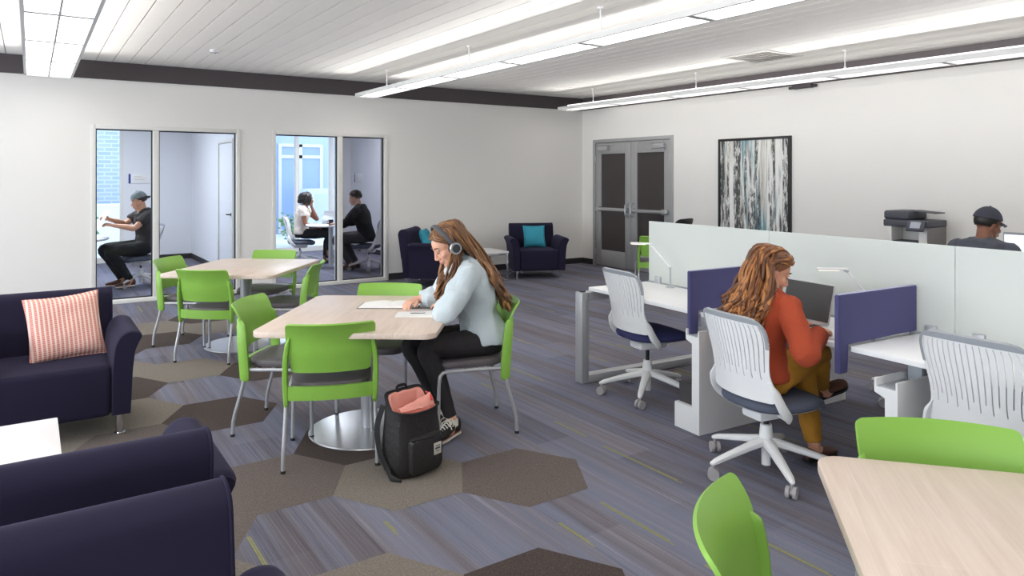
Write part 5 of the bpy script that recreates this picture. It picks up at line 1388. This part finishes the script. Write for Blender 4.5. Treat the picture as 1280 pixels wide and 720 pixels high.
def skull(H, HM, k, phi, th, off=1.06):
    """phi: 0 = right(+x), pi/2 = front; th from crown"""
    p = V((0.080*math.sin(th)*math.cos(phi), -0.014+0.100*math.sin(th)*math.sin(phi), 0.034+0.094*math.cos(th)))*k*off
    return V(H)+HM @ p

# ---------- woman with headphones
def to_local(L, R):
    M = Matrix.Rotation(-R, 3, 'Z')
    return lambda x, y, z: M @ (V((x, y, z))-L)
G1L, G1R = V((2.395, 3.955, 0)), ang(-0.966, 0.259)
q1 = to_local(G1L, G1R); d1_ = lambda x, y, z: q1(G1L.x+x, G1L.y+y, z)
g1 = dict(P=(0, -0.05, 0.565), W=(0, -0.01, 0.725), C=(-0.02, 0.035, 0.885), S=(-0.03, 0.10, 1.02), N=(-0.035, 0.13, 1.07), H=(-0.04, 0.205, 1.165),
          hr=(0.12, 0.60, 0.0), sh=[(-0.185, 0.095, 0.995), (0.125, 0.11, 0.995)], el=[q1(2.05, 3.735, 0.790), (0.17, 0.20, 0.80)], wr=[q1(2.165, 3.975, 0.785), q1(2.10, 4.235, 0.785)],
          hand=[(d1_(-0.12, 1, -0.12), (0.1, 0.1, 1), 0.5), (d1_(-0.85, -0.45, -0.10), (-0.1, 0.1, 1), 0.45)],
          hip=[(-0.09, -0.02, 0.545), (0.09, -0.02, 0.545)], kn=[(-0.125, 0.345, 0.535), (0.06, 0.41, 0.535)], an=[(-0.215, 0.215, 0.10), (-0.04, 0.23, 0.10)],
          toe=[(-0.315, 0.33, 0.05), (-0.09, 0.385, 0.05)], eyes=False, skin=M_skin, hairm=M_hair_d, vox=0.0055,
          top=dict(name='shirt', m=M_denim, sleeve=1.80, hem=0.74, g=0.028, ga=0.022, fold=(0.017, 9)), bottom=dict(m=M_legging, g=0.004, end=0.93, cuff=0.6, fold=(0.002, 20)),
          shoe=dict(m=M_sneaker, sole=M_sole, laces=True, L=0.255, sock=M_lace, ah=0.085))
G1L, G1R = V((2.395, 3.955, 0)), ang(-0.966, 0.259)
b1, HM1 = person('woman with long brown hair and headphones in light denim shirt, reading at the oak table', G1L, G1R, g1)
sh_ = [c for c in b1.children if c.name.startswith('shirt')][0]
bm = NB(); cN = g1['N']; axn = (g1['H']-g1['S']).normalized()
ring = [cN+V((0, 0, -0.012))+(V((math.cos(a), 0, 0))*0.066+(axn.cross(V((1, 0, 0))))*math.sin(a)*-0.060) for a in [2*PI*i/24 for i in range(25)]]
tube(bm, ring, 0.020, seg=8, smooth=False, flat=0.35, up=V((1, 0, 0))); obj('collar', bm, M_denim, sh_)
def locks1(rr):
    H = g1['H']; out = []
    for s in (-1, 1):
        for q in range(30):     # locks from behind the ear, falling in front of the shoulder
            u = rr.random(); phi = PI/2-s*lerp(1.35, 2.3, u)
            th0 = rr.uniform(0.02, 0.25)
            top_ = skull(H, HM1, 1, PI/2-s*0.2, th0, 1.08); mid = skull(H, HM1, 1, phi, 0.95+0.2*rr.random(), 1.10+0.05*rr.random()); low = skull(H, HM1, 1, phi, 1.70, 1.13+0.08*rr.random())
            lf = rr.uniform(0.0, 1)
            d1 = V((s*lerp(0.085, 0.105, rr.random())-0.035, lerp(0.135, 0.215, lf), 1.005)); d2 = V((s*lerp(0.075, 0.115, rr.random())-0.035, lerp(0.165, 0.235, lf), 0.90)); d3 = V((s*lerp(0.06, 0.11, rr.random())-0.03, lerp(0.20, 0.26, lf), rr.uniform(0.765, 0.85)))
            P = wavy([top_, mid, low, d1, d2, d3], 25, 0.017, 2.4, rr)
            out.append((P, [0.006]+[0.010+0.004*rr.random() for _ in range(len(P)-2)]+[0.002], 0.55))
        for q in range(14):     # swept back from the forehead over the temple
            th0 = rr.uniform(0.05, 0.8)
            top_ = skull(H, HM1, 1, PI/2-s*0.1, th0, 1.05); mid = skull(H, HM1, 1, PI/2-s*(0.7+0.4*rr.random()), 1.02+0.12*rr.random(), 1.07); low = skull(H, HM1, 1, PI/2-s*(1.5+0.3*rr.random()), 1.45, 1.10)
            out.append((catmull([top_, mid, low, low+V((0, -0.03, -0.05))], 4)[0], [0.004]+[0.010]*11+[0.003], 0.5))
    for q in range(84):         # back mass over the shoulders down the back
        u = rr.uniform(-1, 1); phi = -PI/2+u*1.35
        top_ = skull(H, HM1, 1, PI/2+0.5*rr.uniform(-1, 1), rr.uniform(0.0, 0.3), 1.08); mid = skull(H, HM1, 1, phi, 0.9, 1.12+0.06*rr.random()); low = skull(H, HM1, 1, phi, 1.55, 1.16+0.12*rr.random())
        x = u*0.125-0.04
        v = rr.random(); d1 = V((x, -0.030-0.03*(1-abs(u))-0.025*v+0.045*abs(u), 1.03)); d2 = V((x*1.05, -0.125-0.03*v+0.045*abs(u), 0.91)); d3 = V((x*1.0, -0.185-0.03*v+0.04*abs(u), rr.uniform(0.72, 0.84)))
        P = wavy([top_, mid, low, d1, d2, d3], 25, 0.024, 2.4, rr)
        out.append((P, [0.006]+[0.011+0.005*rr.random() for _ in range(len(P)-2)]+[0.002], 0.55))
    return out
hair_mesh(b1, [M_hair_a, M_hair_a2, M_hair_a3], g1['H'], HM1, 1.02, locks1, seed=3)
# headphones on her head
t = thing('headphones', 'dark over-ear headphones with silver cups on the brown-haired woman', 'headphones', G1L, G1R)
H = g1['H']
bm = NB(); pts = []
for i in range(17):
    a = lerp(-0.12, PI+0.12, i/16); pts.append(H+HM1 @ V((0.108*math.cos(a), -0.005+0.012*math.sin(a), 0.004+0.145*math.sin(a))))
tube(bm, pts, 0.015, seg=10, n=2, flat=0.42, up=HM1 @ V((1, 0, 0))); obj('headband', bm, mat('headband_grey', rgb(78, 80, 86), 0.5), t)
for s in (-1, 1):
    bm = NB(); c = H+HM1 @ V((s*0.112, -0.004, -0.020)); ax = HM1 @ V((s, 0, 0))
    cyl(bm, c-ax*0.022, c+ax*0.004, 0.040, seg=28); obj('ear_pad', bm, M_black, t)
    bm = NB(); cyl(bm, c+ax*0.004, c+ax*0.014, 0.040, 0.036, seg=28); obj('ear_cup', bm, M_steel, t)
    bm = NB(); cyl(bm, c+ax*0.014, c+ax*0.018, 0.026, seg=24); obj('cup_cap', bm, mat('headphone_dark', rgb(52, 54, 60), 0.4), t)

# ---------- woman in the rust sweater (facing the desk)
G2L, G2R = V((3.285, 2.45, 0)), ang(0.99, 0.0)
q2 = to_local(G2L, G2R)
g2 = dict(P=(0, -0.04, 0.545), W=(0, -0.015, 0.69), C=(-0.01, 0.01, 0.83), S=(-0.005, 0.045, 0.945), N=(0.0, 0.07, 0.985), H=(-0.015, 0.125, 1.075),
          hr=(-0.55, 0.48, 0.05), sh=[(-0.165, 0.055, 0.92), (0.155, 0.03, 0.905)], el=[(-0.20, 0.22, 0.745), q2(3.23, 2.14, 0.70)], wr=[(-0.03, 0.34, 0.765), q2(3.46, 2.205, 0.775)],
          hand=[((0.5, 0.8, -0.05), (0.1, 0.1, 1), 0.35), ((-0.22, 1, -0.05), (0.2, 0.0, 1), 0.55)],
          hip=[(-0.09, -0.01, 0.525), (0.09, -0.01, 0.53)], kn=[(-0.01, 0.38, 0.530), q2(3.68, 2.37, 0.610)], an=[q2(3.62, 2.345, 0.10), q2(3.93, 2.50, 0.345)],
          toe=[q2(3.76, 2.33, 0.05), q2(4.03, 2.48, 0.30)], eyes=False, sup=[(0, 0, 1), (0.1, -0.35, 0.9)], skin=M_skin2, hairm=M_hair_d, vox=0.0055,
          top=dict(name='sweater', m=M_knit, sleeve=1.90, hem=0.70, g=0.022, ga=0.016, fold=(0.006, 9)), bottom=dict(m=M_mustard, g=0.010, end=0.96, fold=(0.006, 17)),
          shoe=dict(m=M_brownshoe, sole=M_black, L=0.24, ah=0.085, hts=[0.055, 0.058, 0.05, 0.045, 0.040, 0.036, 0.030, 0.024]))
b2, HM2 = person('woman with long auburn curls in rust sweater and mustard trousers, writing at the laptop desk', G2L, G2R, g2)
def locks2(rr):
    H = g2['H']; out = []
    for q in range(150):
        u = rr.uniform(-1, 0.80); phi = -PI/2+u*1.30
        top_ = skull(H, HM2, 1, PI/2+0.8*rr.uniform(-1, 1), rr.uniform(0.0, 0.35), 1.07); mid = skull(H, HM2, 1, phi, 0.9, 1.10+0.08*rr.random()); low = skull(H, HM2, 1, phi, 1.5, 1.12+0.16*rr.random()*(1 if u < 0.3 else 0.4))
        x = u*0.14-0.035; v = rr.random()
        d1 = V((x, -0.02-0.05*(1-abs(u))-0.04*v+0.05*abs(u), 0.965)); d2 = V((x*1.05, -0.095-0.055*v+0.05*abs(u), 0.875)); d3 = V((x*1.0, -0.135-0.05*v+0.05*abs(u), rr.uniform(0.76, 0.84)))
        P = wavy([top_, mid, low, d1, d2, d3], 30, 0.027, rr.uniform(2.8, 3.8), rr)
        out.append((P, [0.006]+[0.010+0.006*rr.random() for _ in range(len(P)-2)]+[0.003], 0.5))
    for s in (-1, 1):
        for q in range(26):     # swept back from the temple, over the ear
            th0 = rr.uniform(0.05, 0.8)
            top_ = skull(H, HM2, 1, PI/2-s*0.1, th0, 1.05); mid = skull(H, HM2, 1, PI/2-s*(0.75+0.6*rr.random()), 0.85+0.30*rr.random(), 1.08); low = skull(H, HM2, 1, PI/2-s*(1.85+0.4*rr.random()), 1.55, 1.12)
            d1 = V((s*(0.075+0.02*rr.random()), -0.01-0.04*rr.random(), 0.99)); d2 = V((s*(0.085+0.03*rr.random()), -0.085-0.03*rr.random(), 0.90))
            P = wavy([top_, mid, low, d1, d2], 28, 0.017, 2.6, rr)
            out.append((P, [0.004]+[0.010+0.004*rr.random() for _ in range(len(P)-2)]+[0.003], 0.5))
    return out
hair_mesh(b2, [M_hair_b, M_hair_b2, M_hair_b3], g2['H'], HM2, 1.02, locks2, seed=5)

# ---------- short hair and caps
def short_hair(body, m, H, HM, k=1.0, seed=2, n=120, ln=0.02):
    def lk(rr):
        out = []
        for q in range(n):
            a = rr.uniform(0, 2*PI); fr = max(0, math.sin(a)); th = rr.uniform(0.05, lerp(1.9, 0.95, fr))
            p = skull(H, HM, k, a, th, 1.02); p2 = skull(H, HM, k, a+0.05, th+0.16, 1.07); p3 = skull(H, HM, k, a+0.1, th+0.30, 1.05)
            out.append(([p, p2, p3], [0.008, 0.010, 0.003], 0.6))
        return out
    return hair_mesh(body, m, H, HM, 1.02*k, lk, seed=seed)
def cap(body, m, H, HM, back, k=1.0, strap_m=None):
    bm = NB(); rings = []
    for j in range(9):
        ph = lerp(0.03, 1.42, j/8)
        rings.append([V(H)+HM @ (V((0.092*math.sin(ph)*math.cos(2*PI*i/28), -0.012+0.112*math.sin(ph)*math.sin(2*PI*i/28), 0.030+0.118*math.cos(ph)))*k) for i in range(28)])
    rings_to_mesh(bm, rings); c_ = obj('cap', bm, m, body, angle=60)
    bm = NB(); s = -1 if back else 1
    def f(u, v):
        x = u*0.078*(1-0.35*v*v); y = 0.088+0.075*v-0.035*u*u*(1+v*0.4); return V(H)+HM @ (V((x, s*y-0.012, 0.046-0.022*v-0.022*u*u))*k)
    thick_grid(bm, f, lin(-1, 1, 12), lin(0, 1, 6), 0.004); obj('cap_peak', bm, strap_m or m, c_)
    bm = NB(); ell(bm, V(H)+HM @ (V((0, -0.012, 0.149))*k), (0.008, 0.008, 0.005)); obj('cap_button', bm, strap_m or m, c_)

# ---------- man in the charcoal cap beyond the frosted screen
g3 = dict(male=True, P=(0, -0.04, 0.575), W=(0, -0.02, 0.74), C=(0, 0.0, 0.90), S=(0, 0.03, 1.035), N=(0, 0.045, 1.085), H=(0.0, 0.10, 1.20), hr=(-0.45, 0.22, 0),
          sh=[(-0.20, 0.03, 1.0), (0.20, 0.03, 1.0)], el=[(-0.25, 0.16, 0.77), (0.25, 0.16, 0.77)], wr=[(-0.13, 0.38, 0.78), (0.13, 0.38, 0.78)],
          hand=[((0.2, 1, -0.05), (0, 0, 1), 0.3), ((-0.2, 1, -0.05), (0, 0, 1), 0.3)], hip=[(-0.09, 0, 0.56), (0.09, 0, 0.56)], kn=[(-0.14, 0.42, 0.54), (0.14, 0.42, 0.54)], an=[(-0.14, 0.42, 0.10), (0.14, 0.42, 0.10)],
          toe=[(-0.15, 0.56, 0.05), (0.15, 0.56, 0.05)], skin=M_skinb, hairm=M_hair_k, lipm=M_lipd, vox=0.007,
          top=dict(name='t_shirt', m=M_greytee, sleeve=0.55, hem=0.7, g=0.018, ga=0.02), bottom=dict(m=M_blackcloth), shoe=dict(m=M_sneaker, sole=M_sole, L=0.28))
b3, HM3 = person('man in a charcoal cap and grey t-shirt facing a monitor beyond the frosted screen', (6.40, 2.66, 0), ang(0.98, -0.12), g3)
cap(b3, M_capgrey, g3['H'], HM3, False, 1.02)
short_hair(b3, M_hair_k, g3['H'], HM3, 0.985, 9, 10)

# ---------- man with the backwards cap in the left meeting room
g4 = dict(male=True, P=(0, -0.04, 0.575), W=(0, -0.05, 0.74), C=(0, -0.04, 0.91), S=(0, -0.02, 1.06), N=(0, 0.0, 1.11), H=(0.0, 0.05, 1.235), hr=(-0.1, 0.28, 0),
          sh=[(-0.205, 0.0, 1.02), (0.205, -0.02, 1.02)], el=[(-0.24, 0.20, 0.86), (0.22, 0.16, 0.90)], wr=[(-0.08, 0.42, 0.90), (0.10, 0.42, 0.98)],
          hand=[((0.25, 1, 0.25), (-0.5, 0, 1), 0.5), ((-0.1, 1, 0.35), (0.7, -0.2, 0.6), 0.5)], hip=[(-0.09, 0, 0.56), (0.09, 0, 0.56)], kn=[(-0.12, 0.47, 0.53), (0.16, 0.46, 0.55)], an=[(-0.10, 0.20, 0.10), (0.10, 0.24, 0.10)],
          toe=[(-0.12, 0.33, 0.05), (0.12, 0.37, 0.05)], skin=M_skin2, hairm=M_hair_d, vox=0.007,
          top=dict(name='t_shirt', m=M_charcoal, sleeve=0.6, hem=0.6, g=0.02, ga=0.022), bottom=dict(m=M_blackcloth), shoe=dict(m=M_brownshoe, sole=M_sole, L=0.28))
G4L, G4R = V((1.36, 11.68, 0)), ang(-0.97, -0.24)
b4, HM4 = person('man in a backwards patterned cap and dark t-shirt holding paper behind the left glass', G4L, G4R, g4)
cap(b4, M_capprint, g4['H'], HM4, True, 1.02, M_black)
short_hair(b4, M_hair_d, g4['H'], HM4, 0.985, 12, 30)
t = thing('paper', 'white sheet of paper held up by the man in the backwards cap', 'paper', G4L+Matrix.Rotation(G4R, 3, 'Z') @ V((0.0, 0.53, 0.99)), G4R)
t.rotation_euler = (math.radians(-62), 0, G4R)
bm = NB()
def pf(u, v): return (u*0.108, v*0.148, 0.010*u*u-0.008*v*v)
thick_grid(bm, pf, lin(-1, 1, 8), lin(-1, 1, 8), 0.0015); obj('sheet', bm, M_paper, t)

# ---------- woman in the cream blouse
g5 = dict(P=(0, -0.05, 0.575), W=(0, -0.06, 0.73), C=(0, -0.04, 0.885), S=(0, -0.015, 1.015), N=(0, 0.005, 1.065), H=(-0.02, 0.05, 1.175), hr=(0.15, 0.10, 0.1),
          sh=[(-0.165, -0.01, 0.985), (0.165, -0.01, 0.985)], el=[(-0.22, 0.20, 0.80), (0.20, 0.04, 0.74)], wr=[(-0.085, 0.12, 1.03), (0.06, 0.21, 0.66)],
          hand=[((0.2, -0.1, 1), (-0.6, 0.8, 0), 0.7), ((-0.6, 0.8, -0.1), (0.1, 0.2, 1), 0.4)], hip=[(-0.09, 0, 0.56), (0.09, 0, 0.56)], kn=[(-0.02, 0.42, 0.60), (0.06, 0.42, 0.53)], an=[(0.16, 0.44, 0.20), (0.02, 0.36, 0.10)],
          toe=[(0.20, 0.56, 0.13), (0.03, 0.48, 0.05)], skin=M_skind, hairm=M_hair_k, lipm=M_lipd, vox=0.007,
          top=dict(name='blouse', m=M_cream, sleeve=0.42, hem=0.8, g=0.02, ga=0.02), bottom=dict(m=M_blackcloth, g=0.006, end=0.88, cuff=0.7), shoe=dict(m=M_black, sole=M_black, L=0.24, hts=[0.05, 0.05, 0.03, 0.025, 0.03, 0.03, 0.025, 0.02]))
b5, HM5 = person('woman with shoulder-length dark hair in cream blouse resting her head on her hand', (4.13, 12.85, 0), ang(0.92, -0.40), g5)
def locks5(rr):
    H = g5['H']; out = []
    for q in range(90):
        u = rr.uniform(-1, 1); phi = -PI/2+u*2.1
        top_ = skull(H, HM5, 1, PI/2+0.8*rr.uniform(-1, 1), rr.uniform(0, 0.35), 1.08); mid = skull(H, HM5, 1, phi, 0.95, 1.13+0.06*rr.random()); low = skull(H, HM5, 1, phi, 1.7, 1.22+0.15*rr.random()); d1 = low+V((0, -0.01, -0.09-0.03*rr.random()))
        P = wavy([top_, mid, low, d1], 18, 0.012, 2, rr); out.append((P, [0.006]+[0.012]*(len(P)-2)+[0.003], 0.55))
    return out
hair_mesh(b5, M_hair_k, g5['H'], HM5, 1.03, locks5, seed=8)

# ---------- man in black behind the tinted glass
g6 = dict(male=True, P=(0, -0.04, 0.575), W=(0, 0.0, 0.74), C=(0, 0.045, 0.91), S=(0, 0.09, 1.055), N=(0, 0.11, 1.105), H=(0.0, 0.16, 1.225), hr=(0.1, 0.18, 0),
          sh=[(-0.21, 0.09, 1.015), (0.21, 0.09, 1.015)], el=[(-0.26, 0.26, 0.80), (0.26, 0.26, 0.80)], wr=[(-0.10, 0.46, 0.79), (0.10, 0.46, 0.79)],
          hand=[((0.3, 1, -0.05), (0, 0, 1), 0.3), ((-0.3, 1, -0.05), (0, 0, 1), 0.3)], hip=[(-0.09, 0, 0.56), (0.09, 0, 0.56)], kn=[(-0.15, 0.44, 0.53), (0.15, 0.44, 0.53)], an=[(-0.14, 0.20, 0.10), (0.14, 0.18, 0.10)],
          toe=[(-0.16, 0.33, 0.05), (0.16, 0.31, 0.05)], skin=M_skin, hairm=M_hair_d, vox=0.007,
          top=dict(name='shirt', m=M_blackcloth, sleeve=1.92, hem=0.6, g=0.022, ga=0.018), bottom=dict(m=mat('grey_trousers', rgb(70, 68, 70), 0.85)), shoe=dict(m=M_brownshoe, sole=M_black, L=0.28))
b6, HM6 = person('dark-haired man in black seated with his back towards us behind tinted glass', (4.74, 11.52, 0), ang(-0.80, 0.60), g6)
short_hair(b6, M_hair_d, g6['H'], HM6, 1.0, 21, 140)
# ================================================================== CAMERA AND LIGHT
cam = bpy.data.cameras.new('camera'); co = bpy.data.objects.new('camera', cam); COL.objects.link(co)
co.location = (0, 0, 1.6); co.rotation_euler = (PI/2, 0, -math.atan(602/890))
cam.sensor_width = 36; cam.lens = 890/1280*36; cam.shift_y = -140/1280; cam.clip_start = 0.05; cam.clip_end = 200
SC.camera = co
w = bpy.data.worlds.new('daylight'); SC.world = w; w.use_nodes = True
bg = w.node_tree.nodes['Background']; bg.inputs[0].default_value = (0.78, 0.88, 1.0, 1); bg.inputs[1].default_value = 2.2
def area(name, loc, rot, sx, sy, power, col):
    l = bpy.data.lights.new(name, 'AREA'); l.shape = 'RECTANGLE'; l.size = sx; l.size_y = sy; l.energy = power; l.color = col
    o = bpy.data.objects.new(name, l); COL.objects.link(o); o.location = loc; o.rotation_euler = rot; return o
# daylight entering by the windows of the left wall
for y in (-1.3, 1.95, 5.15, 8.3): area('window_daylight', (-4.53, y, 1.5), (0, -PI/2-0.25, 0), 1.9, 2.8, 62, (0.86, 0.93, 1.0))
# added fill: unseen thin lamps over each housing throw light sideways onto the ceiling
for cx in (0.17, 3.96, 7.58):
    for sgn in (-1, 1):
        area('ceiling_fill_lamp', (cx+sgn*0.045, 3.45, 2.72+0.076), (0, 0, 0), 0.036, 12.0, (8 if sgn > 0 else 26) if cx > 7 else 31, (1.0, 0.98, 0.95))
        o_ = COL.objects[-1]; l_ = o_.data; l_.spread = math.radians(75)
        el = math.radians(14); d_ = V((sgn*math.cos(el), 0, math.sin(el))); zx = -d_; yx = V((0, 1, 0)); xx = yx.cross(zx)
        o_.rotation_euler = Matrix((xx, yx, zx)).transposed().to_euler()
# unseen fill lamps added to brighten the meeting rooms
area('meeting_room_fill', (0.4, 12.6, 2.88), (0, 0, 0), 1.2, 1.2, 95, (0.95, 0.97, 1.0))
area('meeting_room_fill', (4.3, 12.6, 2.88), (0, 0, 0), 1.2, 1.2, 95, (0.95, 0.97, 1.0))
SC.view_settings.view_transform = 'Standard'; SC.view_settings.look = 'None'; SC.view_settings.gamma = 1; SC.view_settings.use_curve_mapping = False
SC.view_settings.exposure = 0.32
